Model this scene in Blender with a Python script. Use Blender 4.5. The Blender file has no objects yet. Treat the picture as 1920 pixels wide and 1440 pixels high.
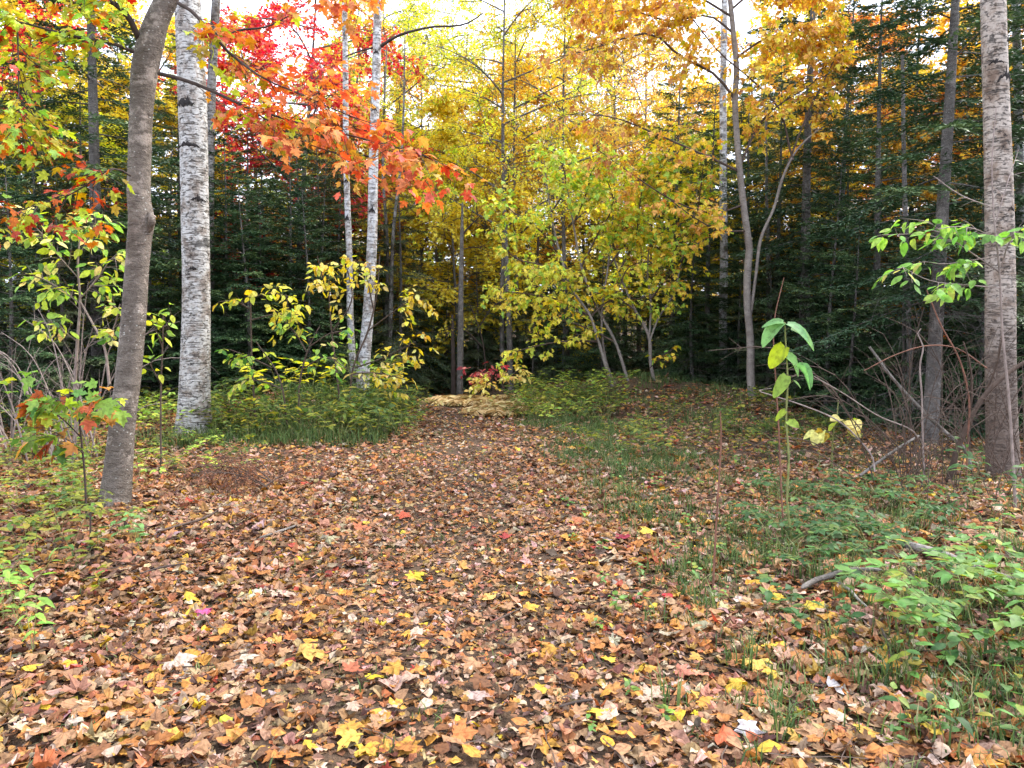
import bpy, math
import numpy as np
from mathutils import Matrix, Vector

# ------------------------------------------------------------------ camera, sky, sun, exposure
SC = bpy.context.scene
COL = SC.collection
F_PX, CAM_H, HORIZON = 1387.0, 1.5, 620.0
PITCH = math.atan((720.0 - HORIZON) / F_PX)
cam_d = bpy.data.cameras.new('camera')
cam_d.sensor_width = 36.0
cam_d.lens = 36.0 * F_PX / 1920.0
cam_d.clip_end = 2000
cam = bpy.data.objects.new('camera', cam_d)
COL.objects.link(cam)
cam.location = (0, 0, CAM_H)
cam.rotation_euler = (math.pi / 2 - PITCH, 0, 0)
SC.camera = cam

SUN_EL, SUN_AZ = 50.0, 66.0          # azimuth clockwise from the view direction (+Y)
world = bpy.data.worlds.new('World')
SC.world = world
world.use_nodes = True
wn, wl = world.node_tree.nodes, world.node_tree.links
wn.clear()
sky = wn.new('ShaderNodeTexSky')
sky.sky_type = 'NISHITA'
sky.sun_disc = False
sky.sun_elevation = math.radians(SUN_EL)
sky.sun_rotation = math.radians(SUN_AZ)
sky.air_density = 1.0
sky.dust_density = 4.0
sky.ozone_density = 1.0
tc = wn.new('ShaderNodeTexCoord')
cn = wn.new('ShaderNodeTexNoise')
cn.inputs['Scale'].default_value = 2.2
cn.inputs['Detail'].default_value = 6
cr = wn.new('ShaderNodeMapRange')
cr.inputs['From Min'].default_value = 0.30
cr.inputs['From Max'].default_value = 0.62
cr.inputs['To Min'].default_value = 0.70
cr.inputs['To Max'].default_value = 0.98
cmix = wn.new('ShaderNodeMix')
cmix.data_type = 'RGBA'
cmix.inputs['B'].default_value = (7.5, 8.1, 9.6, 1)      # thin bright overcast
wl.new(tc.outputs['Generated'], cn.inputs['Vector'])
wl.new(cn.outputs['Fac'], cr.inputs['Value'])
wl.new(cr.outputs['Result'], cmix.inputs['Factor'])
wl.new(sky.outputs['Color'], cmix.inputs['A'])
bg = wn.new('ShaderNodeBackground')
bg.inputs['Strength'].default_value = 0.092
wo = wn.new('ShaderNodeOutputWorld')
wl.new(cmix.outputs['Result'], bg.inputs['Color'])
wl.new(bg.outputs['Background'], wo.inputs['Surface'])

sun_d = bpy.data.lights.new('sun', 'SUN')
sun_d.energy = 1.5
sun_d.angle = math.radians(12)
sun_d.color = (1.0, 0.95, 0.87)
sun = bpy.data.objects.new('sun', sun_d)
COL.objects.link(sun)
_el, _az = math.radians(SUN_EL), math.radians(SUN_AZ)
SUN_DIR = Vector((math.sin(_az) * math.cos(_el), math.cos(_az) * math.cos(_el), math.sin(_el)))
sun.rotation_euler = SUN_DIR.to_track_quat('Z', 'Y').to_euler()
sun.location = (20, -10, 30)

SC.view_settings.view_transform = 'Standard'
SC.view_settings.look = 'None'
SC.view_settings.gamma = 1.0
SC.view_settings.use_curve_mapping = False
SC.view_settings.exposure = 2.25
SC.render.engine = 'CYCLES'
SC.cycles.max_bounces = 8
SC.cycles.diffuse_bounces = 6
SC.cycles.glossy_bounces = 1
SC.cycles.transmission_bounces = 4
SC.cycles.use_adaptive_sampling = True
SC.cycles.adaptive_threshold = 0.02
SC.cycles.use_denoising = True
SC.cycles.denoiser = 'OPENIMAGEDENOISE'
SC.cycles.denoising_input_passes = 'RGB_ALBEDO_NORMAL'
SC.cycles.denoising_prefilter = 'ACCURATE'
SC.cycles.sample_clamp_indirect = 6.0
SC.cycles.caustics_reflective = False
SC.cycles.caustics_refractive = False

# ------------------------------------------------------------------ small maths
RT = np.array([1.0, 0, 0])
FW = np.array([0, math.cos(PITCH), -math.sin(PITCH)])
UP = np.array([0, math.sin(PITCH), math.cos(PITCH)])


def R_(seed):
    return np.random.default_rng(seed)


def norm(a):
    a = np.asarray(a, float)
    return a / np.maximum(np.linalg.norm(a, axis=-1, keepdims=True), 1e-9)


def ray(u, v):
    return FW + RT * (u - 960.0) / F_PX - UP * (v - 720.0) / F_PX


def P(u, v, Y):
    d = ray(u, v)
    return np.array([0, 0, CAM_H]) + d * (Y / d[1])


def wid(px, Y):
    return px * Y / F_PX


def sstep(a, b, x):
    t = np.clip((x - a) / (b - a), 0, 1)
    return t * t * (3 - 2 * t)


def trail_x(y):
    return np.interp(y, [0, 3, 7.4, 11.5, 14, 16, 18, 20.5, 26], [-0.15, -0.25, -0.6, -0.8, -1.15, -1.9, -3.2, -5.4, -11])


def trail_w(y):
    return np.interp(y, [0, 6, 10, 14, 18, 26], [1.5, 1.25, 0.95, 0.62, 0.5, 0.45])


def gz(x, y):
    x = np.asarray(x, float)
    y = np.asarray(y, float)
    off = x - trail_x(y)
    z = 0.035 * np.sin(0.9 * x + 1.3) * np.cos(0.7 * y) + 0.02 * np.sin(2.3 * x - 1.1 * y) + 0.012 * np.sin(4.7 * y + 3.1 * x)
    bank = sstep(1.1, 3.2, np.abs(off)) * sstep(10.5, 15, y)
    z = z + bank * (0.16 + 0.10 * np.sin(0.5 * x + 0.4 * y))
    z = z + 0.26 * np.exp(-((x + 3.6) / 1.6) ** 2 - ((y - 13.8) / 2.2) ** 2)
    z = z + 0.26 * np.exp(-((x - 2.6) / 1.7) ** 2 - ((y - 15.5) / 2.4) ** 2)
    z = z - 0.22 * np.exp(-((x + 0.2) / 2.0) ** 2 - ((y - 18.5) / 2.6) ** 2)
    z = z + 5.5 * sstep(26, 95, y) + 0.02 * np.maximum(np.abs(x) - 12, 0)
    return z


_TS = np.r_[np.arange(1.0, 8, 0.02), np.arange(8, 70, 0.05)]


def G(u, v):
    d = ray(u, v)
    p = np.array([0, 0, CAM_H]) + d[None] * _TS[:, None]
    hit = p[:, 2] <= gz(p[:, 0], p[:, 1])
    i = int(np.argmax(hit)) if hit.any() else len(_TS) - 1
    return p[i].copy()


def onground(u, Y):
    x = P(u, HORIZON, Y)[0]
    return np.array([x, Y, float(gz(x, Y))])


# ------------------------------------------------------------------ scene objects
def tag(o, label=None, cat=None, group=None, kind=None):
    if label:
        o['label'] = label
    if cat:
        o['category'] = cat
    if group:
        o['group'] = group
    if kind:
        o['kind'] = kind
    return o


def thing(name, loc, label, cat, group=None):
    o = bpy.data.objects.new(name, None)
    COL.objects.link(o)
    o.empty_display_size = 0.1
    o.location = [float(c) for c in loc]
    return tag(o, label, cat, group)


def mesh_np(name, V, T, mat=None, smooth=False, rnd=None, luv=None, col=None):
    me = bpy.data.meshes.new(name)
    V = np.ascontiguousarray(V, np.float32)
    T = np.ascontiguousarray(T, np.int32)
    me.vertices.add(len(V))
    me.vertices.foreach_set('co', V.ravel())
    me.loops.add(T.size)
    me.loops.foreach_set('vertex_index', T.ravel())
    me.polygons.add(len(T))
    me.polygons.foreach_set('loop_start', np.arange(len(T), dtype=np.int32) * 3)
    me.polygons.foreach_set('use_smooth', np.full(len(T), smooth))
    me.update(calc_edges=True)
    if rnd is not None:
        me.attributes.new('rnd', 'FLOAT', 'POINT').data.foreach_set('value', np.asarray(rnd, np.float32))
    if luv is not None:
        me.attributes.new('luv', 'FLOAT2', 'POINT').data.foreach_set('vector', np.asarray(luv, np.float32).ravel())
    if col is not None:
        c = np.ones((len(V), 4), np.float32)
        c[:, :3] = col
        me.attributes.new('col', 'FLOAT_COLOR', 'POINT').data.foreach_set('color', c.ravel())
    if mat:
        me.materials.append(mat)
    return me


def link(name, me, parent=None):
    o = bpy.data.objects.new(name, me)
    COL.objects.link(o)
    if parent is not None:
        o.parent = parent
    return o


class Acc:
    """collects triangles for ONE mesh"""

    def __init__(s):
        s.V, s.T, s.r, s.uv, s.c, s.n = [], [], [], [], [], 0

    def add(s, V, T, rnd=None, luv=None, col=None):
        V = np.asarray(V, float)
        s.V.append(V)
        s.T.append(np.asarray(T, int) + s.n)
        s.n += len(V)
        s.r.append(np.zeros(len(V)) if rnd is None else np.asarray(rnd, float))
        s.uv.append(np.zeros((len(V), 2)) if luv is None else np.asarray(luv, float))
        s.c.append(np.zeros((len(V), 3)) if col is None else np.asarray(col, float))
        return s

    def ntri(s):
        return sum(len(t) for t in s.T)

    def mesh(s, name, mat, origin=(0, 0, 0), smooth=False, uv=False, col=False):
        return mesh_np(name, np.concatenate(s.V) - np.asarray(origin, float), np.concatenate(s.T), mat, smooth,
                       rnd=np.concatenate(s.r), luv=np.concatenate(s.uv) if uv else None,
                       col=np.concatenate(s.c) if col else None)


# ------------------------------------------------------------------ tubes
def tubes(paths, radii, sides=4):
    paths = np.asarray(paths, float)
    radii = np.asarray(radii, float)
    if paths.ndim == 2:
        paths, radii = paths[None], radii[None]
    n, k, _ = paths.shape
    t = norm(np.gradient(paths, axis=1))
    mt = norm(paths[:, -1] - paths[:, 0])
    ref = np.where((np.abs(mt[:, 2]) > 0.85)[:, None], np.array([1.0, 0.13, 0]), np.array([0, 0, 1.0]))
    X = norm(np.cross(np.broadcast_to(ref[:, None], t.shape), t))
    Y = np.cross(t, X)
    a = np.arange(sides) * 2 * math.pi / sides
    ca, sa = np.cos(a), np.sin(a)
    V = paths[:, :, None] + radii[:, :, None, None] * (ca[None, None, :, None] * X[:, :, None] + sa[None, None, :, None] * Y[:, :, None])
    idx = np.arange(n * k * sides).reshape(n, k, sides)
    A = idx[:, :-1, :]
    B = np.roll(A, -1, axis=2)
    C = idx[:, 1:, :]
    D = np.roll(C, -1, axis=2)
    T = np.concatenate([np.stack([A, B, D], -1).reshape(-1, 3), np.stack([A, D, C], -1).reshape(-1, 3)])
    return V.reshape(-1, 3), T


def resample(pts, n):
    """smooth Catmull-like resampling of a polyline (last axis may hold radius too)"""
    pts = np.asarray(pts, float)
    d = np.r_[0, np.cumsum(np.linalg.norm(np.diff(pts[:, :3], axis=0), axis=1))]
    s = np.linspace(0, d[-1], n)
    out = np.empty((n, pts.shape[1]))
    m = np.gradient(pts, d, axis=0) if len(pts) > 2 else np.repeat((pts[1:] - pts[:1]) / max(d[-1], 1e-9), 2, 0)
    i = np.clip(np.searchsorted(d, s, side='right') - 1, 0, len(pts) - 2)
    h = (d[i + 1] - d[i])[:, None]
    t = ((s - d[i])[:, None]) / h
    out = ((2 * t ** 3 - 3 * t ** 2 + 1) * pts[i] + (t ** 3 - 2 * t ** 2 + t) * h * m[i]
           + (-2 * t ** 3 + 3 * t ** 2) * pts[i + 1] + (t ** 3 - t ** 2) * h * m[i + 1])
    if pts.shape[1] > 3:
        out[:, 3] = np.interp(s, d, pts[:, 3])
    return out


def px_path(pts, Y, dY=0.0):
    """[(u, v, width_px)] at depth Y (dY: change of depth from first to last) -> (n,4) xyz+radius"""
    out = []
    for i, (u, v, w) in enumerate(pts):
        y = Y + dY * i / max(len(pts) - 1, 1)
        p = P(u, v, y)
        out.append([p[0], p[1], p[2], 0.5 * wid(w, y) * math.cos(math.atan((u - 960) / F_PX))])
    return np.array(out)


def trunk_geo(path4, sides=18, rings=60, bump=0.05, seed=0, flare=0.0):
    r = R_(seed)
    q = resample(path4, rings)
    V, T = tubes(q[:, :3], q[:, 3], sides)
    V = V.reshape(rings, sides, 3)
    c = q[:, None, :3]
    a = np.arange(sides) * 2 * math.pi / sides
    zz = np.linspace(0, 1, rings)
    f = np.ones((rings, sides))
    for _ in range(9):
        ka, kz, ph = r.integers(1, 6), r.uniform(4, 40), r.uniform(0, 6.28, 2)
        f += bump * r.uniform(0.2, 1) * np.sin(ka * a[None] + ph[0]) * np.sin(kz * zz[:, None] + ph[1]) / (1 + 0.25 * ka)
    if flare:
        hgt = q[:, 2] - q[0, 2]
        lob = 0.6 + 0.4 * np.sin(4 * a + r.uniform(0, 6)) + 0.25 * np.sin(7 * a)
        f += flare * np.exp(-np.maximum(hgt, 0) / 0.16)[:, None] * lob[None]
    V = c + (V - c) * f[:, :, None]
    return V.reshape(-1, 3), T


# ------------------------------------------------------------------ leaf templates (x side, y length, z up)
def mirror_outline(half, tip):
    r = [(0.0, 0.0)] + list(half) + [tip]
    return np.array(r + [(-x, y) for x, y in reversed(half)])


def fan(outer, centre):
    V = np.vstack([[centre], outer])
    n = len(outer)
    T = np.array([[0, 1 + i, 1 + (i + 1) % n] for i in range(n)])
    return np.c_[V, np.zeros(len(V))], T


MAPLE_HI = fan(mirror_outline([(0.16, -0.07), (0.36, 0.0), (0.28, 0.16), (0.45, 0.25), (0.58, 0.52), (0.40, 0.47), (0.21, 0.50), (0.27, 0.73), (0.13, 0.77)], (0, 1.0)), (0, 0.33))
MAPLE_MID = fan(mirror_outline([(0.33, -0.03), (0.27, 0.16), (0.56, 0.5), (0.20, 0.5), (0.24, 0.73)], (0, 1.0)), (0, 0.33))
_o = mirror_outline([(0.3, 0.0), (0.5, 0.5), (0.18, 0.54)], (0, 1.0))
MAPLE_LO = (np.c_[_o, np.zeros(8)], np.array([[0, i, i + 1] for i in range(1, 7)]))
_V = np.array([(0, 0), (0, .25), (0, .55), (0, .8), (0, 1), (.2, .16), (.29, .42), (.2, .72), (-.2, .16), (-.29, .42), (-.2, .72)], float)
OVATE_HI = (np.c_[_V, np.zeros(11)], np.array([[0, 5, 1], [5, 6, 1], [1, 6, 2], [6, 7, 2], [2, 7, 3], [7, 4, 3],
                                             [0, 1, 8], [8, 1, 9], [1, 2, 9], [9, 2, 10], [2, 3, 10], [10, 3, 4]]))
_V = np.array([(0, 0), (.27, .4), (0, 1), (-.27, .4), (0, .45)], float)
OVATE_LO = (np.c_[_V, np.zeros(5)], np.array([[0, 1, 4], [1, 2, 4], [2, 3, 4], [3, 0, 4]]))
_th = np.linspace(0, 2 * math.pi, 13)[:-1] - math.pi / 2
_bw = np.c_[0.44 * np.cos(_th) * (1.12 - 0.25 * np.sin(_th)), 0.5 + 0.5 * np.sin(_th)]
_bw[0] = (0, 0.06)
_bw[1, 1] -= 0.05
_bw[-1, 1] -= 0.05
HEART = fan(_bw, (0, 0.42))


def frames(d, n):
    Y = norm(d)
    Z = norm(n - Y * np.sum(n * Y, -1, keepdims=True))
    X = np.cross(Y, Z)
    return X, Y, Z


def bend(L, r, n, fold, droop, crumple):
    """L (k,3) -> (n,k,3) with random curl"""
    x, y = L[None, :, 0], L[None, :, 1]
    a = r.normal(fold, 0.12, (n, 1))
    b = r.normal(droop, 0.15, (n, 1))
    c = r.normal(0, 0.25 + crumple, (n, 1))
    w = crumple * r.uniform(0.2, 1.0, (n, 1))
    ph = r.uniform(0, 6.28, (n, 1))
    e = crumple * r.normal(0, 1.3, (n, 1))
    z = a * np.abs(x) - b * y * y + c * x * (y - 0.3) + w * np.sin(7 * y + 5 * np.abs(x) + ph) * 0.45 + e * (x * x + 0.6 * (y - 0.45) ** 2)
    out = np.repeat(L[None], n, 0).copy()
    out[:, :, 2] = z
    return out


def leaves(tmpl, pos, d, n, size, r, fold=0.12, droop=0.15, crumple=0.0, rnd=None, aspect=1.0):
    L, T = tmpl
    m, k = len(pos), len(L)
    if m == 0:
        return np.zeros((0, 3)), np.zeros((0, 3), int), np.zeros(0), np.zeros((0, 2))
    X, Y, Z = frames(d, n)
    B = bend(L, r, m, fold, droop, crumple)
    B = B * np.asarray(size).reshape(-1, 1, 1)
    asp = np.broadcast_to(np.asarray(aspect, float), (m,)).reshape(-1, 1, 1)
    V = pos[:, None] + B[:, :, 0:1] * asp * X[:, None] + B[:, :, 1:2] * Y[:, None] + B[:, :, 2:3] * Z[:, None]
    TT = (T[None] + (np.arange(m) * k)[:, None, None]).reshape(-1, 3)
    rv = np.repeat(r.uniform(0, 1, m) if rnd is None else rnd, k)
    uv = np.tile(L[:, :2], (m, 1))
    return V.reshape(-1, 3), TT, rv, uv


# ------------------------------------------------------------------ materials
def nodes(name):
    m = bpy.data.materials.new(name)
    m.use_nodes = True
    nt = m.node_tree
    nt.nodes.clear()
    return m, nt.nodes, nt.links


def ramp(N, stops, interp='LINEAR'):
    n = N.new('ShaderNodeValToRGB')
    n.color_ramp.interpolation = interp
    e = n.color_ramp.elements
    while len(e) < len(stops):
        e.new(0.5)
    for i, (p, c) in enumerate(stops):
        e[i].position = p
        e[i].color = (c[0], c[1], c[2], 1)
    return n


def mixc(N, Lk, fac, a, b, mode='MIX'):
    n = N.new('ShaderNodeMix')
    n.data_type = 'RGBA'
    n.blend_type = mode
    for key, val in (('Factor', fac), ('A', a), ('B', b)):
        s = n.inputs[key]
        if isinstance(val, (int, float)):
            s.default_value = val
        elif isinstance(val, tuple):
            s.default_value = (*val[:3], 1)
        else:
            Lk.new(val, s)
    return n.outputs['Result']


def mth(N, Lk, op, a, b=None, c=None):
    n = N.new('ShaderNodeMath')
    n.operation = op
    for i, val in enumerate((a, b, c)):
        if val is None:
            continue
        if isinstance(val, (int, float)):
            n.inputs[i].default_value = val
        else:
            Lk.new(val, n.inputs[i])
    return n.outputs[0]


def noise(N, Lk, vec, scale, detail=3, rough=0.55):
    n = N.new('ShaderNodeTexNoise')
    n.inputs['Scale'].default_value = scale
    n.inputs['Detail'].default_value = detail
    n.inputs['Roughness'].default_value = rough
    if vec is not None:
        Lk.new(vec, n.inputs['Vector'])
    return n.outputs['Fac']


def attr(N, name, typ='GEOMETRY'):
    n = N.new('ShaderNodeAttribute')
    n.attribute_name = name
    n.attribute_type = typ
    return n


def leaf_surface(N, Lk, colour, trans, rough=0.55, spec=0.25, tboost=1.0):
    p = N.new('ShaderNodeBsdfPrincipled')
    p.inputs['Roughness'].default_value = rough
    p.inputs['Specular IOR Level'].default_value = spec
    Lk.new(colour, p.inputs['Base Color'])
    t = N.new('ShaderNodeBsdfTranslucent')
    hs = N.new('ShaderNodeHueSaturation')
    hs.inputs['Saturation'].default_value = 1.08
    hs.inputs['Value'].default_value = tboost
    Lk.new(colour, hs.inputs['Color'])
    Lk.new(hs.outputs['Color'], t.inputs['Color'])
    mx = N.new('ShaderNodeMixShader')
    mx.inputs[0].default_value = trans
    Lk.new(p.outputs[0], mx.inputs[1])
    Lk.new(t.outputs[0], mx.inputs[2])
    o = N.new('ShaderNodeOutputMaterial')
    Lk.new(mx.outputs[0], o.inputs['Surface'])
    return p


def leaf_mat(name, stops, trans=0.5, clump=0.7, cscale=1.1, rough=0.5):
    m, N, Lk = nodes(name)
    a = attr(N, 'rnd')
    geo = N.new('ShaderNodeNewGeometry')
    nz = noise(N, Lk, geo.outputs['Position'], cscale, 2)
    f = mth(N, Lk, 'MULTIPLY_ADD', nz, clump, -0.5 * clump)
    f = mth(N, Lk, 'ADD', a.outputs['Fac'], f)
    rp = ramp(N, stops)
    Lk.new(f, rp.inputs['Fac'])
    leaf_surface(N, Lk, rp.outputs['Color'], trans, rough)
    return m


def leaf_obj_mat(name, trans=0.4, rough=0.5, litter=False):
    """colour from the object; veins and blotches from the leaf's own coordinates"""
    m, N, Lk = nodes(name)
    oi = N.new('ShaderNodeObjectInfo')
    return leaf_detail(m, N, Lk, oi.outputs['Color'], trans, rough, litter)


def leaf_detail(m, N, Lk, colour, trans, rough, litter):
    uv = attr(N, 'luv')
    sp = N.new('ShaderNodeSeparateXYZ')
    Lk.new(uv.outputs['Vector'], sp.inputs[0])
    ax = mth(N, Lk, 'ABSOLUTE', sp.outputs['X'])
    mid = mth(N, Lk, 'LESS_THAN', ax, 0.016)
    side = mth(N, Lk, 'MULTIPLY_ADD', ax, -1.15, sp.outputs['Y'])
    fr = mth(N, Lk, 'FRACT', mth(N, Lk, 'MULTIPLY', side, 4.2))
    vein = mth(N, Lk, 'LESS_THAN', fr, 0.10)
    v = mth(N, Lk, 'MAXIMUM', mid, mth(N, Lk, 'MULTIPLY', vein, 0.55))
    geo = N.new('ShaderNodeNewGeometry')
    nz = noise(N, Lk, geo.outputs['Position'], 55 if litter else 30, 4)
    rp = ramp(N, [(0.36, (0.55, 0.5, 0.45)), (0.52, (1, 1, 1)), (0.68, (1.18, 1.12, 1.05))])
    Lk.new(nz, rp.inputs['Fac'])
    c = mixc(N, Lk, 0.9 if litter else 0.75, colour, rp.outputs['Color'], 'MULTIPLY')
    dark = mixc(N, Lk, 1.0, c, (0.62, 0.52, 0.45) if litter else (0.82, 0.86, 0.75), 'MULTIPLY')
    c = mixc(N, Lk, mth(N, Lk, 'MULTIPLY', v, 0.75), c, dark)
    leaf_surface(N, Lk, c, trans, rough, 0.22 if litter else 0.3)
    return m


def litter_mat():
    m, N, Lk = nodes('fallen_leaf_litter')
    a = attr(N, 'col')
    return leaf_detail(m, N, Lk, a.outputs['Color'], 0.16, 0.6, True)


def bark_out(N, Lk, colour, height, strength, rough=0.85, dist=0.02):
    p = N.new('ShaderNodeBsdfPrincipled')
    p.inputs['Roughness'].default_value = rough
    p.inputs['Specular IOR Level'].default_value = 0.2
    Lk.new(colour, p.inputs['Base Color'])
    if height is not None:
        b = N.new('ShaderNodeBump')
        b.inputs['Strength'].default_value = strength
        b.inputs['Distance'].default_value = dist
        Lk.new(height, b.inputs['Height'])
        Lk.new(b.outputs[0], p.inputs['Normal'])
    o = N.new('ShaderNodeOutputMaterial')
    Lk.new(p.outputs[0], o.inputs['Surface'])


def mapping(N, Lk, scale):
    tcn = N.new('ShaderNodeTexCoord')
    mp = N.new('ShaderNodeMapping')
    mp.inputs['Scale'].default_value = scale
    Lk.new(tcn.outputs['Object'], mp.inputs['Vector'])
    return mp.outputs['Vector']


def birch_mat(name, tint=(1, 1, 1), dark=1.0, foot=None):
    m, N, Lk = nodes(name)
    big = noise(N, Lk, mapping(N, Lk, (3.5, 3.5, 2.6)), 1.6, 5, 0.65)
    base = ramp(N, [(0.34, (0.15, 0.115, 0.092)), (0.44, (0.27, 0.238, 0.208)), (0.50, (0.36, 0.342, 0.318)), (0.60, (0.43, 0.42, 0.40)), (0.66, (0.30, 0.262, 0.228))])
    Lk.new(big, base.inputs['Fac'])
    lent = noise(N, Lk, mapping(N, Lk, (7, 7, 62)), 1.0, 4, 0.65)
    lr = ramp(N, [(0.54, (0, 0, 0)), (0.62, (1, 1, 1))])
    Lk.new(lent, lr.inputs['Fac'])
    crack = noise(N, Lk, mapping(N, Lk, (14, 14, 26)), 1.0, 6, 0.75)
    ck = ramp(N, [(0.555, (0, 0, 0)), (0.62, (1, 1, 1))])
    Lk.new(crack, ck.inputs['Fac'])
    patch = noise(N, Lk, mapping(N, Lk, (1.5, 1.5, 3.2)), 1.0, 5, 0.65)
    pr = ramp(N, [(0.60, (0, 0, 0)), (0.67, (1, 1, 1))])
    Lk.new(patch, pr.inputs['Fac'])
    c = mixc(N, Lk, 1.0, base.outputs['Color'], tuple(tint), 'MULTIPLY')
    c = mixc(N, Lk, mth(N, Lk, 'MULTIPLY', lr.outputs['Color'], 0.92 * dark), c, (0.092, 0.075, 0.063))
    c = mixc(N, Lk, mth(N, Lk, 'MULTIPLY', ck.outputs['Color'], 0.92 * dark), c, (0.058, 0.049, 0.043))
    c = mixc(N, Lk, mth(N, Lk, 'MULTIPLY', pr.outputs['Color'], 0.85 * dark), c, (0.029, 0.026, 0.023))
    if foot:
        tcn = N.new('ShaderNodeTexCoord')
        sz = N.new('ShaderNodeSeparateXYZ')
        Lk.new(tcn.outputs['Object'], sz.inputs[0])
        ff = mth(N, Lk, 'MULTIPLY_ADD', patch, 2.2, mth(N, Lk, 'MULTIPLY', sz.outputs['Z'], -1.0))
        fr = N.new('ShaderNodeMapRange')
        fr.inputs['From Min'].default_value = 1.1 - foot
        fr.inputs['From Max'].default_value = 2.0 - foot
        Lk.new(ff, fr.inputs['Value'])
        c = mixc(N, Lk, mth(N, Lk, 'MULTIPLY', fr.outputs['Result'], 0.85), c, mixc(N, Lk, crack, (0.045, 0.032, 0.026), (0.17, 0.125, 0.10)))
    h = mth(N, Lk, 'SUBTRACT', big, mth(N, Lk, 'ADD', mth(N, Lk, 'MULTIPLY', ck.outputs['Color'], 0.5), mth(N, Lk, 'MULTIPLY', lr.outputs['Color'], 0.25)))
    bark_out(N, Lk, c, h, 1.0, 0.62, 0.03)
    return m


def grey_bark(name, c0, c1, spots=0.35, zs=30, bump=0.5):
    m, N, Lk = nodes(name)
    n1 = noise(N, Lk, mapping(N, Lk, (11, 11, zs)), 1.0, 6, 0.7)
    n2 = noise(N, Lk, mapping(N, Lk, (1.6, 1.6, 1.0)), 1.0, 3)
    r1 = ramp(N, [(0.34, c0), (0.66, c1)])
    Lk.new(mth(N, Lk, 'ADD', mth(N, Lk, 'MULTIPLY', n1, 0.6), mth(N, Lk, 'MULTIPLY', n2, 0.4)), r1.inputs['Fac'])
    vo = N.new('ShaderNodeTexVoronoi')
    vo.inputs['Scale'].default_value = 26
    Lk.new(mapping(N, Lk, (1, 1, 1.5)), vo.inputs['Vector'])
    sp = ramp(N, [(0.10, (1, 1, 1)), (0.22, (0, 0, 0))])
    Lk.new(vo.outputs['Distance'], sp.inputs['Fac'])
    gate = ramp(N, [(0.46, (0, 0, 0)), (0.56, (1, 1, 1))])
    Lk.new(noise(N, Lk, mapping(N, Lk, (4, 4, 3)), 1.3, 2), gate.inputs['Fac'])
    f = mth(N, Lk, 'MULTIPLY', mth(N, Lk, 'MULTIPLY', sp.outputs['Color'], gate.outputs['Color']), spots)
    c = mixc(N, Lk, f, r1.outputs['Color'], (0.52, 0.53, 0.48))
    dash = ramp(N, [(0.56, (0, 0, 0)), (0.63, (1, 1, 1))])
    Lk.new(noise(N, Lk, mapping(N, Lk, (13, 13, 70)), 1.0, 4, 0.7), dash.inputs['Fac'])
    c = mixc(N, Lk, mth(N, Lk, 'MULTIPLY', dash.outputs['Color'], 0.6), c, tuple(x * 0.45 for x in c0))
    lich = ramp(N, [(0.54, (0, 0, 0)), (0.62, (1, 1, 1))])
    Lk.new(noise(N, Lk, mapping(N, Lk, (5, 5, 6)), 1.0, 6, 0.75), lich.inputs['Fac'])
    c = mixc(N, Lk, mth(N, Lk, 'MULTIPLY', lich.outputs['Color'], min(1.0, spots)), c, tuple(min(1.0, x * 1.55) for x in c1))
    fine = noise(N, Lk, mapping(N, Lk, (60, 60, 80)), 1.0, 3)
    c = mixc(N, Lk, 0.5, c, mixc(N, Lk, fine, (0.55, 0.55, 0.55), (1.45, 1.45, 1.45)), 'MULTIPLY')
    bark_out(N, Lk, c, mth(N, Lk, 'ADD', n1, mth(N, Lk, 'MULTIPLY', fine, 0.4)), bump * 1.6, 0.85, 0.03)
    return m


def plain_mat(name, c, var=0.35, scale=14, rough=0.85):
    m, N, Lk = nodes(name)
    nz = noise(N, Lk, mapping(N, Lk, (1, 1, 1)), scale, 4)
    rp = ramp(N, [(0.3, tuple(x * (1 - var) for x in c)), (0.7, tuple(x * (1 + var) for x in c))])
    Lk.new(nz, rp.inputs['Fac'])
    bark_out(N, Lk, rp.outputs['Color'], nz, 0.4, rough)
    return m


def ground_mat(name, greener):
    m, N, Lk = nodes(name)
    geo = N.new('ShaderNodeNewGeometry')
    pos = geo.outputs['Position']
    n1 = noise(N, Lk, pos, 0.9, 4)
    n2 = noise(N, Lk, pos, 18, 5, 0.7)
    n3 = noise(N, Lk, pos, 85, 3, 0.7)
    r1 = ramp(N, [(0.30, (0.032, 0.020, 0.013)), (0.5, (0.077, 0.048, 0.029)), (0.68, (0.140, 0.087, 0.055))])
    Lk.new(mth(N, Lk, 'ADD', mth(N, Lk, 'MULTIPLY', n2, 0.6), mth(N, Lk, 'MULTIPLY', n3, 0.4)), r1.inputs['Fac'])
    g = ramp(N, [(0.48, (0, 0, 0)), (0.62, (1, 1, 1))])
    Lk.new(mth(N, Lk, 'ADD', mth(N, Lk, 'MULTIPLY', n1, 0.75), mth(N, Lk, 'MULTIPLY', n2, 0.25)), g.inputs['Fac'])
    c = mixc(N, Lk, mth(N, Lk, 'MULTIPLY', g.outputs['Color'], greener), r1.outputs['Color'], (0.038, 0.049, 0.015))
    bark_out(N, Lk, c, mth(N, Lk, 'ADD', n2, mth(N, Lk, 'MULTIPLY', n3, 0.5)), 0.8, 0.95, 0.04)
    return m


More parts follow.
